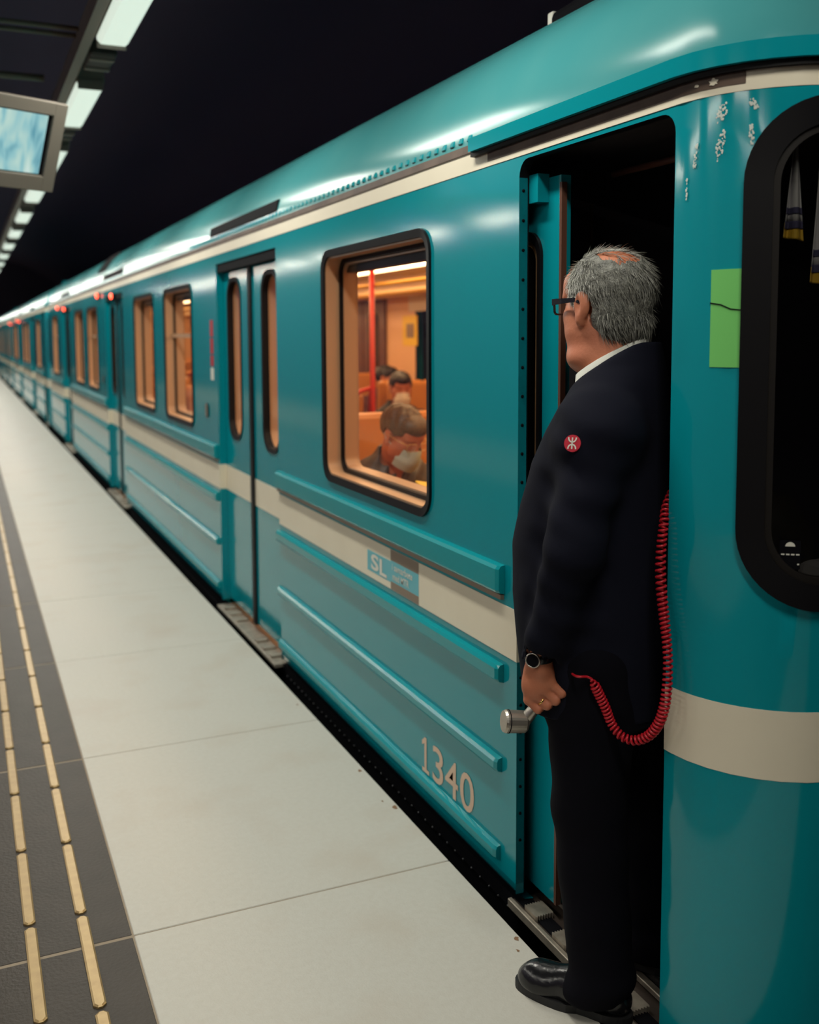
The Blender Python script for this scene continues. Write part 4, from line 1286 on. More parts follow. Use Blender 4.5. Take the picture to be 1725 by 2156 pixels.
body = Fb.mesh('body', SKIN, man, 2)

# suit jacket: sleeves first, cut at the cuff, then the trunk
Fj = Field((-0.42, -0.27, 0.68), (0.40, 0.36, 1.66), 0.0055)
for s in (-1, 1):
    el = (-0.246, 0.004, 1.145) if s < 0 else (0.25, -0.02, 1.145)
    wr = (-0.218, 0.094, 0.860) if s < 0 else (0.22, 0.10, 0.92)
    Fj.cone((s * 0.176, -0.022, 1.385), el, 0.070, 0.060, 0.03)
    Fj.cone(el, wr, 0.060, 0.0455, 0.04)
Fj.apply(lambda x, y, z: (z - 0.866) + 0 * x + 0 * y, (-0.40, -0.2, 0.70), (-0.12, 0.3, 0.87), 0.003, 'sub')
Fj.cone((-0.218, 0.096, 0.80), (-0.222, 0.088, 0.905), 0.0375, 0.039, 0.003, 'sub')
Fj.stack([(0.715, 0, 0.038, 0.200, 0.176), (0.85, 0, 0.042, 0.206, 0.188), (0.98, 0, 0.050, 0.206, 0.196), (1.10, 0, 0.052, 0.203, 0.193), (1.20, 0, 0.044, 0.205, 0.178),
          (1.30, 0, 0.032, 0.212, 0.160), (1.38, 0, 0.012, 0.215, 0.138), (1.44, 0, -0.002, 0.200, 0.118), (1.49, 0, -0.012, 0.158, 0.104), (1.530, 0, -0.018, 0.116, 0.094), (1.565, 0, -0.022, 0.094, 0.084), (1.585, 0, -0.024, 0.086, 0.078)], 0.05)
for s in (-1, 1):
    Fj.ball((s * 0.160, -0.024, 1.392), (0.076, 0.080, 0.066), 0.07)
# neck opening: the collar stands high at the nape and falls to the front
Fj.cone((0.004, 0.020, 1.70), (0, 0.016, 1.53), 0.084, 0.074, 0.008, 'sub')
Fj.apply(lambda x, y, z: -(z - (1.556 - 0.62 * (y + 0.03))) * 0.85 + 0 * x, (-0.16, -0.16, 1.46), (0.16, 0.30, 1.68), 0.01, 'sub')
Fj.cone((0, 0.16, 1.52), (0, 0.20, 1.24), 0.055, 0.006, 0.012, 'sub')
def folds(x, y, z):
    arm = np.clip((np.abs(x) - 0.15) / 0.06, 0, 1)
    f = 0.0030 * arm * (np.sin(46 * z + 16 * y + 7 * x) + 0.6 * np.sin(83 * z - 30 * y))
    f = f + 0.0012 * (1 - arm) * (np.sin(24 * z + 20 * x - 9 * y) + 0.5 * np.sin(40 * x + 13 * z))
    # the sleeve's front seam line against the chest
    return f
Fj.warp(folds)
jacket = Fj.mesh('jacket', SUIT, man, 2)
# shirt collar: band round the neck standing above the jacket collar
V = []; Fc = []
NC = 36
for i in range(NC + 1):
    t = -PI * 0.86 + 2 * PI * 0.86 * i / NC - PI / 2
    fx_, fy_ = math.cos(t), math.sin(t)
    lift = 0.030 * max(0, -fy_) ** 0.8
    for rr, zz in ((0.088, 1.485), (0.0845, 1.559), (0.0815, 1.561), (0.084, 1.480)):
        V.append((fx_ * rr * 0.98 + 0.003, fy_ * rr + 0.014, zz - 0.045 * (fy_ + 0.3)))
    if i:
        b = 4 * i
        for j in range(4): Fc.append((b - 4 + j, b - 4 + (j + 1) % 4, b + (j + 1) % 4, b + j))
from_py('shirt_collar', V, Fc, SHIRT, man, True)
# trousers
LF, RF = np.array([-0.120, 0.022]), np.array([0.115, -0.03])
Ft = Field((-0.27, -0.22, -0.02), (0.27, 0.30, 1.0), 0.0065)
Ft.stack([(0.70, 0, 0.02, 0.185, 0.155), (0.80, 0, 0.03, 0.185, 0.16), (0.98, 0, 0.04, 0.17, 0.15)], 0.03)
for s, ft_ in ((-1, LF), (1, RF)):
    Ft.chain([(s * 0.100, 0.01, 0.84), (ft_[0] * 0.96, ft_[1] * 0.6, 0.50), (ft_[0], ft_[1] - 0.045, 0.10 if s < 0 else 0.11)], [0.112, 0.086, 0.076], 0.02)
    Ft.cone((ft_[0], ft_[1] - 0.045, 0.10), (ft_[0], ft_[1] - 0.03, 0.06), 0.076, 0.074, 0.01)
    Ft.apply(lambda x, y, z: (z - 0.036) + 0 * x + 0 * y, (ft_[0] - 0.1, ft_[1] - 0.2, -0.02), (ft_[0] + 0.1, ft_[1] + 0.12, 0.045), 0.004, 'sub')
Ft.warp(lambda x, y, z: 0.003 * np.sin(30 * z + 14 * x) * np.sin(22 * y + 9 * z) + 0.002 * np.sin(70 * z + 20 * y) * np.clip((0.22 - z) / 0.15, 0, 1))
Ft.mesh('trousers', TROU, man, 2)
# shoes
for s, ft_, z0 in ((-1, LF, 0.0), (1, RF, 0.0)):
    Fs = Field((ft_[0] - 0.09, ft_[1] - 0.17, z0 - 0.01), (ft_[0] + 0.09, ft_[1] + 0.22, z0 + 0.16), 0.0034)
    cx_, cy_ = ft_
    Fs.cone((cx_, cy_ + 0.105, z0 + 0.036), (cx_, cy_ + 0.01, z0 + 0.046), 0.040, 0.043, 0.02)
    Fs.cone((cx_, cy_ + 0.01, z0 + 0.046), (cx_, cy_ - 0.085, z0 + 0.048), 0.043, 0.036, 0.02)
    Fs.cone((cx_, cy_ - 0.03, z0 + 0.075), (cx_, cy_ - 0.055, z0 + 0.12), 0.040, 0.040, 0.025)
    Fs.ball((cx_, cy_ + 0.105, z0 + 0.03), (0.046, 0.062, 0.038), 0.02)
    Fs.apply(lambda x, y, z, z0=z0: (z - z0 - 0.018) + 0 * x + 0 * y, (cx_ - .1, cy_ - .2, z0 - 0.02), (cx_ + .1, cy_ + .25, z0 + 0.02), 0.003, 'sub')
    sh = Fs.mesh('shoe', LEATHER, man, 2)
    # welted sole
    prof = []
    for k in range(40):
        t = 2 * PI * k / 40; ct, st_ = math.cos(t), math.sin(t)
        yy = cy_ + 0.025 + 0.148 * st_; wdt = 0.049 if st_ > 0 else 0.043
        wdt *= (1 - 0.18 * math.exp(-((st_ + 0.25) / 0.25) ** 2))
        prof.append((cx_ + wdt * math.copysign(abs(ct) ** 0.75, ct), yy))
    V = [(p, q, z0) for p, q in prof] + [(p, q, z0 + 0.020) for p, q in prof]
    n = len(prof)
    Fc = [(i, (i + 1) % n, n + (i + 1) % n, n + i) for i in range(n)] + [tuple(range(n - 1, -1, -1)), tuple(range(n, 2 * n))]
    from_py('sole', V, Fc, mat('black_sole', (0.007, 0.007, 0.008), rough=0.6), sh)
    for q in range(4):     # laces
        yy = cy_ + 0.012 - q * 0.017; zz = z0 + 0.088 + q * 0.009
        tube('lace', [(cx_ - 0.022, yy, zz - 0.010), (cx_, yy + 0.003, zz), (cx_ + 0.022, yy, zz - 0.010)], 0.0028, LEATHER, sh, n=6)

# hair: grey cap with a thin crown, and strands
HAIR = mat('grey_hair', (0.22, 0.22, 0.19), rough=0.55, noise=(70, 0.75, (0.035, 0.035, 0.033)), bump=(220, 0.5))
HAIRS = mat('grey_hair_strand', (0.34, 0.335, 0.29), rough=0.5, noise=(120, 0.8, (0.06, 0.058, 0.05)))
SC_ = np.array([0.080, 0.104, 0.086]) * 1.03; CC = np.array([0, -0.014, 0.042]) * 1.03
def hairline(p):
    """p in head axes: is there hair here?"""
    x, y, z = p
    front = 0.060 - 0.10 * max(0.0, (0.10 - z)) * 0 
    side = 0.030 + 0.45 * (z - 0.02)                      # in front of the ear the hairline runs forward with height
    lim = min(0.082 - 0.10 * max(0, z - 0.10), side + 0.018)
    low = -0.055 if y < -0.02 else (-0.012 if y < 0.012 else 0.0)
    if abs(x) > 0.055 and -0.026 < y < 0.020 and z < 0.038: return False   # round the ear
    return y < lim and z > low - 0.12 * max(0, min(0.35, -y - 0.02)) * 2
def crown(p):
    x, y, z = p
    return ((x + 0.012) / 0.052) ** 2 + ((y + 0.046) / 0.060) ** 2 < 1 and z > 0.085
Fh = Field(tuple(HC - np.array([0.13, 0.15, 0.13])), tuple(HC + np.array([0.13, 0.15, 0.15])), 0.0036)
def cap(x, y, z):
    X, Y, Z = Fh._loc(x, y, z, HF)
    X, Y, Z = X - CC[0], Y - CC[1], Z - CC[2]
    r = SC_ + 0.0085
    k0 = np.sqrt((X / r[0]) ** 2 + (Y / r[1]) ** 2 + (Z / r[2]) ** 2)
    k1 = np.sqrt((X / r[0] ** 2) ** 2 + (Y / r[1] ** 2) ** 2 + (Z / r[2] ** 2) ** 2) + 1e-6
    q = k0 * (k0 - 1) / k1
    nape = np.sqrt((X / 0.074) ** 2 + ((Y + CC[1] + 0.042) / 0.066) ** 2 + ((Z + CC[2] + 0.030) / 0.066) ** 2)
    nq = (nape - 1) * 0.064; hh_ = np.clip(0.5 + 0.5 * (nq - q) / 0.03, 0, 1); q = nq * (1 - hh_) + q * hh_ - 0.03 * hh_ * (1 - hh_)
    q = q + 0.0022 * np.sin(150 * X + 60 * Z) * np.sin(120 * Y + 90 * Z) 
    yy, zz = Y + CC[1], Z + CC[2]
    lim = np.minimum(0.076 - 0.10 * np.maximum(0, zz - 0.10), 0.046 + 0.45 * (zz - 0.02))
    q = np.maximum(q, (yy - lim) * 0.8)
    low = np.where(yy < -0.02, -0.088 + 0.0 * yy, -0.020 + 0 * yy)
    q = np.maximum(q, (low - zz) * 0.8)
    ear = np.sqrt(((np.abs(X) - 0.088) / 1.0) ** 2 + (yy + 0.0) ** 2 + (zz - 0.004) ** 2) - 0.034
    q = np.maximum(q, -ear)
    cr = np.sqrt(((X + 0.012) / 0.046) ** 2 + ((yy + 0.050) / 0.056) ** 2) - 1
    q = np.maximum(q, np.where(zz > 0.08, -cr * 0.04, -1.0 + 0 * zz))
    return q
Fh.apply(cap, HC - 0.13, HC + 0.14, 0.002)
hair = Fh.mesh('hair', HAIR, man, 1)
def scalp(r_):
    while True:
        v = Vector((r_.gauss(0, 1), r_.gauss(0, 1), r_.gauss(0, 1))).normalized()
        if r_.random() < 0.22:      # the nape
            v.y = -abs(v.y); p = np.array((0, -0.042, -0.030)) + np.array(v) * np.array((0.074, 0.066, 0.066))
            if p[2] < -0.085 or p[2] > 0.02 or p[1] > -0.03: continue
            return hw(p), HR @ np.array(v), HR @ np.array((0, -0.3, -1.0))
        p = CC + np.array(v) * (SC_ + 0.004)
        if not hairline(p): continue
        if crown(p) and r_.random() < 0.78: continue
        n = np.array(v) / SC_
        f = np.array((0.0, -0.55, -0.8)) + np.array((v.x, 0, 0)) * 0.3
        if v.z > 0.75: f = np.array((0.15, -1.0, 0.0))
        return hw(p), HR @ n, HR @ f
def scalp_part(front):
    def fn(r_):
        while True:
            p, n, f = scalp(r_)
            y = float((HR.T @ (np.array(p) - HC))[1])
            if (r_.gauss(y, 0.03) > 0.0) == front: return p, n, f
    return fn
HAIRL = mat('white_hair_strand', (0.52, 0.52, 0.46), rough=0.5, noise=(120, 0.7, (0.16, 0.155, 0.14)))
HAIRD = mat('dark_grey_hair_strand', (0.25, 0.245, 0.21), rough=0.5, noise=(90, 0.85, (0.03, 0.029, 0.026)))
hair_strands('front_strands', HAIRL, hair, scalp_part(True), 2200, 3, ln=0.024, wd=0.0009, lift=0.34)['kind'] = 'stuff'
hair_strands('back_strands', HAIRD, hair, scalp_part(False), 3400, 4, ln=0.028, wd=0.0009, lift=0.40)['kind'] = 'stuff'
def brow_s(r_):
    s = r_.choice((-1, 1)); p = np.array((s * r_.uniform(0.016, 0.052), 0.103, 0.036 + r_.uniform(-0.004, 0.004)))
    p[1] -= abs(p[0]) * 0.45
    return hw(p), HR @ np.array((0, 1, 0.2)), HR @ np.array((s, -0.3, 0.2))
hair_strands('eyebrows', HAIR, hair, brow_s, 120, 5, ln=0.010, wd=0.0007, lift=0.3)['kind'] = 'stuff'

# spectacles
gl = empty('spectacles', tuple(hw((0, 0.115, 0.012))), parent=man)
def gl_part(name, V, Fc, m):
    o0 = hw((0, 0.115, 0.012)); return from_py(name, [tuple(np.array(v) - o0) for v in V], Fc, m, gl)
for s in (-1, 1):
    lo_ = rrect(s * 0.036 - 0.027, s * 0.036 + 0.027, -0.008, 0.032, 0.010, 5); li_ = rrect(s * 0.036 - 0.0225, s * 0.036 + 0.0225, -0.004, 0.027, 0.007, 5)
    n = len(lo_)
    def yc_(a): return 0.121 - 0.12 * max(0, abs(a) - 0.02)
    V = [hw((a, yc_(a) - 0.002, b)) for a, b in lo_] + [hw((a, yc_(a) + 0.002, b)) for a, b in lo_] + [hw((a, yc_(a) + 0.002, b)) for a, b in li_] + [hw((a, yc_(a) - 0.002, b)) for a, b in li_]
    Fc = [(k * n + i, k * n + (i + 1) % n, ((k + 1) % 4) * n + (i + 1) % n, ((k + 1) % 4) * n + i) for i in range(n) for k in range(4)]
    gl_part('rim', V, Fc, GFRAME)
    gl_part('lens', [hw((a, yc_(a), b)) for a, b in li_], [tuple(range(n))], PANE)
    # temple: deep flat bar from the rim to the ear
    pts = [(0.064, 0.114, 0.022), (0.078, 0.104, 0.022), (0.0875, 0.060, 0.021), (0.0905, 0.012, 0.020), (0.091, -0.012, 0.010)]
    V = []
    for j, (a, b, c) in enumerate(pts):
        hh = 0.0085 - 0.0012 * j
        for da, dc in ((-0.0016, -hh), (0.0016, -hh), (0.0016, hh), (-0.0016, hh)): V.append(hw((s * (a + da), b, c + dc)))
    Fc = [(4 * i + k, 4 * i + (k + 1) % 4, 4 * i + 4 + (k + 1) % 4, 4 * i + 4 + k) for i in range(len(pts) - 1) for k in range(4)] + [(0, 1, 2, 3), (19, 18, 17, 16)]
    gl_part('temple', V, Fc, GFRAME)
V, Fc = tube_data([hw((-0.010, 0.121, 0.018)), hw((0, 0.124, 0.021)), hw((0.010, 0.121, 0.018))], 0.0022, 8)
gl_part('bridge', V, Fc, GFRAME)

# wrist watch
CHROME = mat('chrome', (0.62, 0.58, 0.52), rough=0.22, metal=1.0)
V = []; Fc = []
for k in range(28):
    t = 2 * PI * k / 28
    for dr, dz in ((0.0015, -0.011), (0.0045, -0.009), (0.0045, 0.009), (0.0015, 0.011)):
        V.append(hp((0.0275 + dr) * math.cos(t), 0.012 + dz, (0.0275 + dr) * math.sin(t)))
for k in range(28):
    for j in range(3):
        k2 = (k + 1) % 28; Fc.append((4 * k + j, 4 * k2 + j, 4 * k2 + j + 1, 4 * k + j + 1))
watch = from_py('watch', V, Fc, LEATHER, man, True)
cd = np.array([-0.35, 0.0, 0.94]); cd /= np.linalg.norm(cd); su = np.array([0.94, 0, 0.35])
V = []; Fc = []
for rr, hgt_ in ((0.0175, 0.031), (0.0180, 0.0365), (0.0150, 0.0385), (0.0145, 0.0372)):
    for k in range(24):
        t = 2 * PI * k / 24
        q = su * rr * math.cos(t) + np.array([0, 1, 0]) * rr * math.sin(t) + cd * hgt_ + np.array([0, 0.012, 0])
        V.append(hp(*q))
for j in range(3):
    for k in range(24):
        k2 = (k + 1) % 24; Fc.append((24 * j + k, 24 * j + k2, 24 * j + 24 + k2, 24 * j + 24 + k))
from_py('watch_case', V, Fc, CHROME, watch, True)
from_py('watch_face', V[72:96], [tuple(range(24))], BLACK, watch)
# wedding ring on the ring finger
k0 = np.array((-0.008, -0.078, 0.002)); k1 = np.array((0.019, -0.102, 0.004)); mid = k0 * 0.45 + k1 * 0.55; ax_ = (k1 - k0) / np.linalg.norm(k1 - k0)
u_ = np.cross(ax_, (0, 0, 1)); u_ /= np.linalg.norm(u_); v_ = np.cross(ax_, u_)
V = []; Fc = []
for k in range(20):
    t = 2 * PI * k / 20; d_ = u_ * math.cos(t) + v_ * math.sin(t)
    for rr, aa in ((0.0106, -0.002), (0.0118, 0), (0.0106, 0.002)): V.append(hp(*(mid + d_ * rr + ax_ * aa)))
for k in range(20):
    for j in (0, 1):
        k2 = (k + 1) % 20; Fc.append((3 * k + j, 3 * k2 + j, 3 * k2 + j + 1, 3 * k + j + 1))
from_py('ring', V, Fc, mat('gold', (0.8, 0.52, 0.16), rough=0.25, metal=1.0), man, True)

# round red sleeve badge with its white emblem
bc = np.array([-0.2620, 0.004, 1.368]); bn = np.array([-0.96, -0.05, 0.22]); bn /= np.linalg.norm(bn)
bx = np.cross((0, 0, 1.0), bn); bx /= np.linalg.norm(bx); by = np.cross(bn, bx)      # bx: reader's right
def bp(x, y, o): return bc + bx * x + by * y + bn * o
R_ = 0.0185
V = [bp(0, 0, 0.005)] + [bp(R_ * math.cos(2 * PI * k / 40), R_ * math.sin(2 * PI * k / 40), 0.0045) for k in range(40)] + [bp(R_ * math.cos(2 * PI * k / 40), R_ * math.sin(2 * PI * k / 40), -0.012) for k in range(40)]
Fc = [(0, 1 + k, 1 + (k + 1) % 40) for k in range(40)] + [(1 + k, 41 + k, 41 + (k + 1) % 40, 1 + (k + 1) % 40) for k in range(40)]
badge = from_py('badge', V, Fc, mat('badge_red', (0.50, 0.008, 0.03), rough=0.6), man)
def strip(name, pts, w):
    V = []; Fc = []
    for i, (x, y) in enumerate(pts):
        a = pts[max(0, i - 1)]; b = pts[min(len(pts) - 1, i + 1)]; dx_, dy_ = b[0] - a[0], b[1] - a[1]; l_ = math.hypot(dx_, dy_)
        nx_, ny_ = -dy_ / l_ * w / 2, dx_ / l_ * w / 2
        V += [bp(x - nx_, y - ny_, 0.0062), bp(x + nx_, y + ny_, 0.0062)]
        if i: Fc.append((2 * i - 2, 2 * i - 1, 2 * i + 1, 2 * i))
    from_py(name, V, Fc, WHITEPRINT, badge)
strip('emblem_bar', [(0, -0.0125), (0, 0.0125)], 0.0030)
strip('emblem_arc', [(0.0085 * math.sin(t), 0.0112 - 0.0085 * math.cos(t)) for t in np.linspace(-1.75, 1.75, 15)], 0.0030)
strip('emblem_arc', [(0.0085 * math.sin(t), -0.0112 + 0.0085 * math.cos(t)) for t in np.linspace(-1.75, 1.75, 15)], 0.0030)

# ------------------------------------------------------------------ handset with its red coiled cord
_c, _s = math.cos(MANG), math.sin(MANG)
def lw_(p): return np.array([MO[0] + p[0] * _c - p[1] * _s, MO[1] + p[0] * _s + p[1] * _c, p[2]])     # person axes -> world
def hwld(a, b, c): return lw_(hp(a, b, c))
hs0 = hwld(-0.020, -0.150, -0.014)
hs = tag(empty('handset', tuple(hs0)), 'metal telephone handset on a coiled red cord, held in a hand', 'handset')
HSM = mat('brushed_handset', (0.50, 0.46, 0.40), rough=0.33, metal=0.85, noise=(20, 0.4, (0.30, 0.26, 0.22)))
def hs_part(name, V, Fc, m, smooth=True): return from_py(name, [tuple(np.array(v) - hs0) for v in V], Fc, m, hs, smooth)
pA, pB = (-0.022, -0.134, -0.016), (0.050, -0.038, -0.016)
pts = [hwld(*[pA[i] + (pB[i] - pA[i]) * t for i in range(3)]) for t in np.linspace(0, 1, 8)]
V, Fc = tube_data([hwld(-0.034, -0.154, -0.018)] + pts, [0.013, 0.0145] + [0.0135] * 6 + [0.012], 14); hs_part('grip', V, Fc, HSM)
ear0, ear1 = hwld(-0.028, -0.152, -0.022), hwld(-0.080, -0.146, -0.002)
V, Fc = tube_data([ear0, ear0 * 0.9 + ear1 * 0.1, ear0 * 0.1 + ear1 * 0.9, ear1], [0.022, 0.0255, 0.0265, 0.024], 28); hs_part('earpiece', V, Fc, HSM, False)
dirn = (ear1 - ear0) / np.linalg.norm(ear1 - ear0)
V, Fc = tube_data([ear0 * 0.2 + ear1 * 0.8 - dirn * 0.001, ear0 * 0.2 + ear1 * 0.8 + dirn * 0.001], 0.0272, 28); hs_part('earpiece_groove', V, Fc, BLACK)
V, Fc = tube_data([pts[-1], hwld(0.056, -0.033, -0.016), hwld(0.066, -0.024, -0.012)], [0.0075, 0.0065, 0.005], 12); hs_part('strain_relief', V, Fc, mat('grey_strain_relief', (0.10, 0.09, 0.075), rough=0.5))
# the cord, coiled
CAMW = Vector((0, 0, CAM_Z))
def pix(px, py, X):
    """world point on the plane x = X behind this picture position (measured once from the photograph)"""
    d = right * (px - CX) + down * (py - CY) + fwd * FPX
    return np.array(CAMW + d * (X / d.x))
st = hwld(0.066, -0.024, -0.012)
ctl = [pix(1246, 1430, 1.245), pix(1262, 1462, 1.262), pix(1276, 1492, 1.275), pix(1288, 1523, 1.288), pix(1308, 1549, 1.300), pix(1336, 1559, 1.318), pix(1366, 1549, 1.335), pix(1388, 1522, 1.345), pix(1400, 1485, 1.352),
       pix(1405, 1445, 1.357), pix(1407, 1395, 1.362), pix(1404, 1345, 1.364), pix(1399, 1300, 1.366), pix(1394, 1250, 1.368), pix(1391, 1200, 1.370), pix(1393, 1150, 1.373), pix(1398, 1105, 1.378), pix(1403, 1070, 1.395), pix(1420, 1030, 1.43)]
def spline(P, n):
    P = [2 * P[0] - P[1]] + list(P) + [2 * P[-1] - P[-2]]; out = []
    for i in range(1, len(P) - 2):
        for t in np.linspace(0, 1, n, endpoint=False):
            p0, p1, p2, p3 = P[i - 1], P[i], P[i + 1], P[i + 2]
            out.append(0.5 * ((2 * p1) + (-p0 + p2) * t + (2 * p0 - 5 * p1 + 4 * p2 - p3) * t * t + (-p0 + 3 * p1 - 3 * p2 + p3) * t ** 3))
    out.append(P[-2]); return out
axis = spline(ctl, 40)
# resample evenly
seg = np.array([np.linalg.norm(axis[i + 1] - axis[i]) for i in range(len(axis) - 1)]); cum = np.concatenate([[0], np.cumsum(seg)])
Ltot = cum[-1]; A_ = np.array(axis)
PITCHC = 0.0098; turns = Ltot / PITCHC; nst = int(turns * 12)
sv = np.linspace(0, Ltot, nst); C_ = np.stack([np.interp(sv, cum, A_[:, k]) for k in range(3)], 1)
coil = []
u = Vector((0, 0, 1))
ph = 0.0
for i in range(nst):
    t = Vector(C_[min(i + 1, nst - 1)] - C_[max(i - 1, 0)]).normalized()
    u = (u - u.dot(t) * t).normalized(); v = t.cross(u)
    f_ = sv[i] / Ltot
    R = 0.0098 * min(1, sv[i] / 0.02 + 0.1) * (1.0 - 0.15 * math.sin(f_ * 9) ** 2)
    rate = 1.0 + 0.30 * math.cos(f_ * 2 * PI)            # tighter where it sags, drawn out as it climbs
    ph += 2 * PI / 12 * (1.12 - 0.38 * f_ + 0.12 * math.sin(f_ * 23))
    coil.append(np.array(Vector(C_[i]) + u * R * math.cos(ph) + v * R * math.sin(ph)))
CORD = mat('red_cord', (0.52, 0.010, 0.022), rough=0.32)
lead = spline([st, pix(1215, 1424, 1.215), pix(1236, 1425, 1.235), coil[0]], 8)
V, Fc = tube_data([Vector(p) for p in lead] + [Vector(p) for p in coil], 0.0029, 7); hs_part('coiled_cord', V, Fc, CORD)
# ------------------------------------------------------------------ passengers seen through the windows
def passenger(label, hip, facing, lean, head_turn, head_pitch, cloth, hairm, mask=None, specs=False, tall=1.0, hres=0.0045, trous=None, arms_fwd=0.30, group=None):
    rz = math.atan2(-facing[0], facing[1])
    e = tag(empty('person', (hip[0], hip[1], 0.0), rz), label, 'person')
    zs = hip[2]
    def tp(h, f=0.0, s=0.0):       # point on the leaning trunk: h up the spine, f forwards, s sideways
        return np.array((s, math.sin(lean) * h + math.cos(lean) * f, zs + math.cos(lean) * h - math.sin(lean) * f))
    hc = tp(0.72 * tall, 0.05); hr = rotz(-head_turn) @ rotx(-head_pitch); fr = (hc, hr)
    lo = np.minimum(hc - 0.2, (-0.32, -0.2, zs)); hi = np.maximum(hc + 0.2, (0.32, 0.5, hc[2] + 0.16))
    Fp = Field(lo, hi, hres)
    head_into(Fp, fr, 0.98)
    neck = tp(0.60 * tall, 0.0)
    Fp.cone(tuple(hc + hr @ np.array((0, -0.02, -0.06))), tuple(tp(0.50)), 0.056, 0.062, 0.03)
    Fp.chain([tuple(tp(0.50)), tuple(tp(0.10))], [0.10, 0.12], 0.02)
    hands = []
    for s in (-1, 1):
        sh = tp(0.47, 0.02, s * 0.19); el = tp(0.22, 0.10, s * 0.25); wr = np.array((s * 0.09, el[1] + arms_fwd * 0.75, zs + 0.24))
        Fp.chain([tuple(tp(0.47, 0, s * 0.1)), tuple(sh), tuple(el), tuple(wr)], [0.05, 0.04, 0.036, 0.026], 0.02)
        d = np.array((-s * 0.35, 0.8, 0.25)); d /= np.linalg.norm(d); side = np.array((s * 0.9, 0.35, 0.1)); side /= np.linalg.norm(side)
        palm = wr + d * 0.05
        Fp.cone(tuple(wr), tuple(palm + d * 0.02), 0.026, 0.03, 0.01)
        for q in range(4):
            k0 = palm + d * 0.03 + side * (0.024 - 0.016 * q); L = (0.05, 0.056, 0.053, 0.043)[q]
            k1 = k0 + d * L * 0.6 + np.array((0, 0, -0.004)); k2 = k1 + (d * 0.25 + np.array((-s * 0.2, 0, -0.8))) * L * 0.55
            Fp.chain([tuple(k0), tuple(k1), tuple(k2)], [0.0095, 0.009, 0.0075], 0.003)
        Fp.chain([tuple(wr + d * 0.02 - side * -0.02), tuple(wr + d * 0.05 + side * 0.042 + np.array((0, 0, 0.012))), tuple(wr + d * 0.085 + side * 0.045)], [0.013, 0.011, 0.008], 0.006)
        hands.append(wr + d * 0.1)
    Fp.mesh('body', SKIN, e, 2)
    # jacket
    lo = np.array((-0.36, -0.24, zs - 0.06)); hi = np.array((0.36, 0.55, zs + 0.62 * tall))
    Fj = Field(lo, hi, 0.0075)
    for s in (-1, 1):
        sh = tp(0.465, 0.01, s * 0.185); el = tp(0.22, 0.10, s * 0.255); wr = np.array((s * 0.10, el[1] + arms_fwd * 0.66, zs + 0.225))
        Fj.cone(tuple(sh), tuple(el), 0.078, 0.066, 0.03); Fj.cone(tuple(el), tuple(wr), 0.066, 0.045, 0.02)
    n_ = 6
    for i in range(n_):
        h0, h1 = 0.0 + 0.48 * i / n_, 0.0 + 0.48 * (i + 1) / n_
        for s in (-0.085, 0.085):
            Fj.cone(tuple(tp(h0, 0.01, s)), tuple(tp(h1, 0.01, s * (1 - 0.1 * (i == n_ - 1)))), 0.135, 0.13 - 0.022 * (i == n_ - 1), 0.02)
    Fj.cone(tuple(tp(0.50)), tuple(tp(0.575)), 0.10, 0.088, 0.03)
    Fj.cone(tuple(tp(0.53, 0.02)), tuple(tp(0.66, 0.03)), 0.066, 0.085, 0.008, 'sub')
    Fj.warp(lambda x, y, z: 0.0045 * np.sin(60 * z + 14 * np.sin(9 * x)) + 0.003 * np.sin(45 * x + 25 * y))
    Fj.mesh('jacket', cloth, e, 1)
    # trousers and shoes
    Ft = Field((-0.26, -0.2, -0.01), (0.26, 0.62, zs + 0.16), 0.009)
    for s in (-1, 1):
        Ft.chain([(s * 0.09, 0.0, zs + 0.06), (s * 0.12, 0.42, zs + 0.05), (s * 0.12, 0.42, 0.10)], [0.098, 0.076, 0.058], 0.03)
        Fsh = Field((s * 0.12 - 0.08, 0.25, -0.01), (s * 0.12 + 0.08, 0.68, 0.14), 0.008)
        Fsh.chain([(s * 0.12, 0.38, 0.045), (s * 0.125, 0.56, 0.035)], [0.042, 0.034], 0.02)
        Fsh.mesh('shoe', LEATHER, e, 1)
    Ft.mesh('trousers', trous or TROU, e, 1)
    # hair cap
    k_ = 0.98; SCp = np.array([0.080, 0.104, 0.086]) * k_; CCp = np.array([0, -0.014, 0.042]) * k_
    Fh = Field(hc - 0.15, hc + 0.15, 0.0042)
    def cap(x, y, z):
        X, Y, Z = Fh._loc(x, y, z, fr); X, Y, Z = X - CCp[0], Y - CCp[1], Z - CCp[2]
        r = SCp + 0.013
        k0 = np.sqrt((X / r[0]) ** 2 + (Y / r[1]) ** 2 + (Z / r[2]) ** 2); k1 = np.sqrt((X / r[0] ** 2) ** 2 + (Y / r[1] ** 2) ** 2 + (Z / r[2] ** 2) ** 2) + 1e-6
        q = k0 * (k0 - 1) / k1 + 0.003 * np.sin(120 * X + 50 * Z) * np.sin(100 * Y + 70 * Z)
        yy, zz = Y + CCp[1], Z + CCp[2]
        fringe = (np.sqrt((X / 0.070) ** 2 + ((yy - 0.050) / 0.066) ** 2 + ((zz - 0.082) / 0.046) ** 2) - 1) * 0.046
        q = np.minimum(q, fringe)
        lim = np.minimum(0.125 - 0.05 * np.maximum(0, zz - 0.1), 0.060 + 2.2 * (zz - 0.035))
        q = np.maximum(q, (yy - lim) * 0.8)
        q = np.maximum(q, (np.where(yy < -0.02, -0.07, -0.02) - zz) * 0.8)
        ear = np.sqrt((np.abs(X) - 0.086) ** 2 + yy ** 2 + (zz - 0.004) ** 2) - 0.034
        return np.maximum(q, -ear)
    Fh.apply(cap, hc - 0.13, hc + 0.14, 0.002)
    hr_o = Fh.mesh('hair', hairm, e, 1)
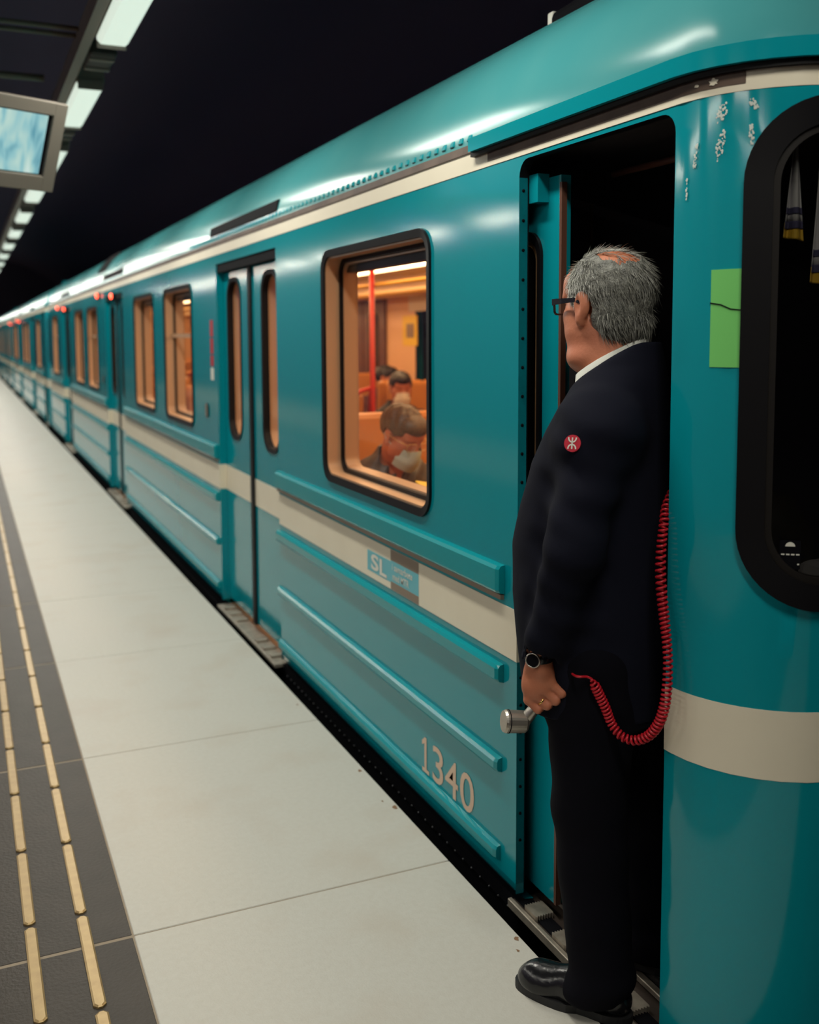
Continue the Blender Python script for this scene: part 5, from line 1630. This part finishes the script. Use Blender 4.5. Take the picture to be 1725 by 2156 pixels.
    def sc_(r_):
        while True:
            v = Vector((r_.gauss(0, 1), r_.gauss(0, 1), r_.gauss(0, 1))).normalized(); p = CCp + np.array(v) * (SCp + 0.006)
            if p[1] > 0.07 or p[2] < -0.05 or (p[1] > 0.03 and p[2] < 0.05): continue
            if abs(p[0]) > 0.05 and -0.026 < p[1] < 0.024 and p[2] < 0.036: continue
            return hc + hr @ p, hr @ (np.array(v) / SCp), hr @ np.array((0, 0.5, 0.1) if v.z > 0.7 else (0, -0.5, -0.8))
    hair_strands('hair_strands', hairm, hr_o, sc_, 900, 11, ln=0.024, wd=0.0011, lift=0.3)['kind'] = 'stuff'
    if mask is not None:
        V = []; Fc = []; nu, nv = 14, 8
        for i in range(nu + 1):
            a = (i / nu - 0.5) * 2
            for j in range(nv + 1):
                b = j / nv
                x = 0.070 * math.sin(a * 1.35) * (0.86 if b > 0.5 else 1.0); y = 0.030 + 0.110 * math.cos(a * 1.22) * (0.92 + 0.12 * math.sin(b * PI))
                z = -0.112 + 0.098 * b + 0.02 * (b - 0.5) * (1 - abs(a)) + 0.012 * abs(a) * (0.5 - b)
                V.append(hc + hr @ (np.array((x, y, z)) * 0.98))
        for i in range(nu):
            for j in range(nv):
                q = i * (nv + 1) + j; Fc.append((q, q + nv + 1, q + nv + 2, q + 1))
        mk = from_py('face_mask', V, Fc, mask, e, True)
        for s in (-1, 1):
            V, Fc = tube_data([hc + hr @ np.array((s * 0.068, 0.045, -0.03)), hc + hr @ np.array((s * 0.088, 0.0, -0.01)), hc + hr @ np.array((s * 0.09, -0.02, 0.01))], 0.0016, 6)
            from_py('ear_loop', V, Fc, mask, mk)
    if specs:
        V = []; Fc = []
        g = None
        for s in (-1, 1):
            lo_ = rrect(s * 0.034 - 0.026, s * 0.034 + 0.026, -0.012, 0.026, 0.012, 4); pts = [hc + hr @ np.array((a, 0.117 - 0.1 * max(0, abs(a) - 0.02), b)) for a, b in lo_]
            V1, F1 = tube_data(pts + [pts[0]], 0.0020, 6); F1 = [tuple(i + len(V) for i in f) for f in F1]; V += V1; Fc += F1
            V1, F1 = tube_data([hc + hr @ np.array(p) for p in ((s * 0.060, 0.110, 0.018), (s * 0.084, 0.06, 0.018), (s * 0.088, -0.01, 0.012))], 0.0020, 6); F1 = [tuple(i + len(V) for i in f) for f in F1]; V += V1; Fc += F1
        from_py('spectacles', V, Fc, mat('gold_wire', (0.6, 0.4, 0.15), rough=0.3, metal=0.8), e, True)
    return e, hands
GREYJ = mat('grey_puffer', (0.055, 0.050, 0.045), rough=0.45, noise=(14, 0.7, (0.16, 0.15, 0.135)))
BLKJ = mat('black_coat', (0.008, 0.007, 0.007), rough=0.7)
BRJ = mat('dark_red_coat', (0.09, 0.02, 0.015), rough=0.8)
BROWNH = mat('brown_hair', (0.060, 0.034, 0.016), rough=0.5, noise=(90, 0.7, (0.15, 0.09, 0.045)))
DARKHAIR = mat('dark_hair', (0.010, 0.007, 0.006), rough=0.5)
MASKG = mat('pale_green_mask', (0.42, 0.55, 0.50), rough=0.8)
MASKW = mat('white_mask', (0.75, 0.72, 0.66), rough=0.8)
passenger('masked passenger in a grey jacket bowing the head at the nearest window', (1.77, 4.42, 0.50), (0.04, -1.0), 0.36, math.radians(-16), math.radians(28), GREYJ, BROWNH, MASKG, True, 1.0)
passenger('dark-haired passenger in a black coat and white mask, deeper inside the saloon', (3.17, 7.44, 0.47), (-0.05, -1.0), 0.08, math.radians(8), math.radians(10), BLKJ, DARKHAIR, MASKW, False, 1.0, 0.006)
passenger('passenger in a dark red coat behind the black-coated one, farthest inside', (3.83, 9.34, 0.47), (0.1, -1.0), 0.05, math.radians(-40), math.radians(5), BRJ, DARKHAIR, None, False, 0.98, 0.007)
passenger('passenger in a black coat seen through the near door window', (2.02, 7.42, 0.47), (0.0, -1.0), 0.1, math.radians(-20), math.radians(8), BLKJ, DARKHAIR, None, False, 1.0, 0.007)
# yellow leaflet in the masked passenger's hands
bm = bmesh.new(); bm_box(bm, -0.05, 0.05, -0.035, 0.035, -0.004, 0.004, 0.002, 1)
lf = from_bm('leaflet', bm, YELLOW); lf.location = (1.70, 3.66, 0.99); lf.rotation_euler = (0.5, 0.2, 0.4)
tag(lf, 'small yellow leaflet held by the masked passenger at the window', 'leaflet')

# ------------------------------------------------------------------ pennants hanging inside the windshield
PWHITE = mat('pennant_white', (0.45, 0.43, 0.50), rough=0.8); PBLUE = mat('pennant_blue', (0.05, 0.045, 0.12), rough=0.8); PGOLD = mat('pennant_gold', (0.55, 0.33, 0.03), rough=0.6)
def pennant(label, y_un, z_top, z_bot, w0, w1, off):
    """folded cloth hanging from a cord behind the glass; y_un = place along the nose"""
    top = np.array(MP(y_un, z_top, -off)); e = tag(empty('pennant', tuple(top)), label, 'pennant', 'pennants behind the windshield')
    X, Y, nx, ny = plan(y_un); tdir = np.array((-ny, nx, 0)); tdir = tdir if tdir[0] > 0 else -tdir; nd = np.array((nx, ny, 0))
    def strip_(name, za, zb, m, lift=0.0, hook=0.0):
        V = []; Fc = []; nz = 8; nx_ = 10
        for i in range(nz + 1):
            f = i / nz; z = za + (zb - za) * f; g = (z_top - z) / (z_top - z_bot); w = w0 + (w1 - w0) * g
            for j in range(nx_ + 1):
                u_ = j / nx_ - 0.5
                p = tdir * (u_ * w) + nd * (0.010 * math.sin(u_ * 9 + 1) + lift) + np.array((0, 0, z - z_top - 0.10 * hook * u_ * w1 * 4))
                V.append(p)
        for i in range(nz):
            for j in range(nx_):
                a = i * (nx_ + 1) + j; Fc.append((a, a + 1, a + nx_ + 2, a + nx_ + 1))
        o = from_py(name, V, Fc, m, e, True); o.modifiers.new('thick', 'SOLIDIFY').thickness = 0.002
        return o
    H_ = z_top - z_bot
    strip_('cloth', z_top, z_bot + 0.03, PWHITE)
    strip_('blue_band', z_bot + 0.30 * H_, z_bot + 0.24 * H_, PBLUE, 0.002)
    strip_('blue_band', z_bot + 0.17 * H_, z_bot + 0.10 * H_, PBLUE, 0.002)
    strip_('gold_fringe', z_bot + 0.03, z_bot, PGOLD, 0.0, 0.4)
    V, Fc = tube_data([(0, 0, 0.05), (0, 0, 0.0)], 0.0015, 6); from_py('cord', V, Fc, PWHITE, e)
pennant('narrow white and blue pennant with gold fringe hanging behind the windshield', YA - 0.262, 2.0, 1.79, 0.006, 0.042, 0.06)
pennant('second pennant behind the windshield, cut off by the picture edge', YA - 0.335, 1.93, 1.70, 0.02, 0.05, 0.06)
# notice on the windshield
nt_o = decal('glass_notice', densify(rrect(YA - 0.285, YA - 0.243, 1.125, 1.185, 0.003, 2), 0.01), BLACK, -0.010)
decal('notice_arch', densify([(YA - 0.264 + 0.010 * math.cos(t), 1.172 + 0.009 * math.sin(t)) for t in np.linspace(0, PI, 10)], 0.01), WHITEPRINT, -0.0095, nt_o)
for q in range(4): decal('notice_line', [(YA - 0.283 + 0.010 * q, 1.154), (YA - 0.276 + 0.010 * q, 1.154), (YA - 0.276 + 0.010 * q, 1.157), (YA - 0.283 + 0.010 * q, 1.157)], WHITEPRINT, -0.0095, nt_o)
for q in (0, 1): decal('notice_line', [(YA - 0.283 + 0.034 * q, 1.134), (YA - 0.279 + 0.034 * q, 1.134), (YA - 0.279 + 0.034 * q, 1.137), (YA - 0.283 + 0.034 * q, 1.137)], WHITEPRINT, -0.0095, nt_o)
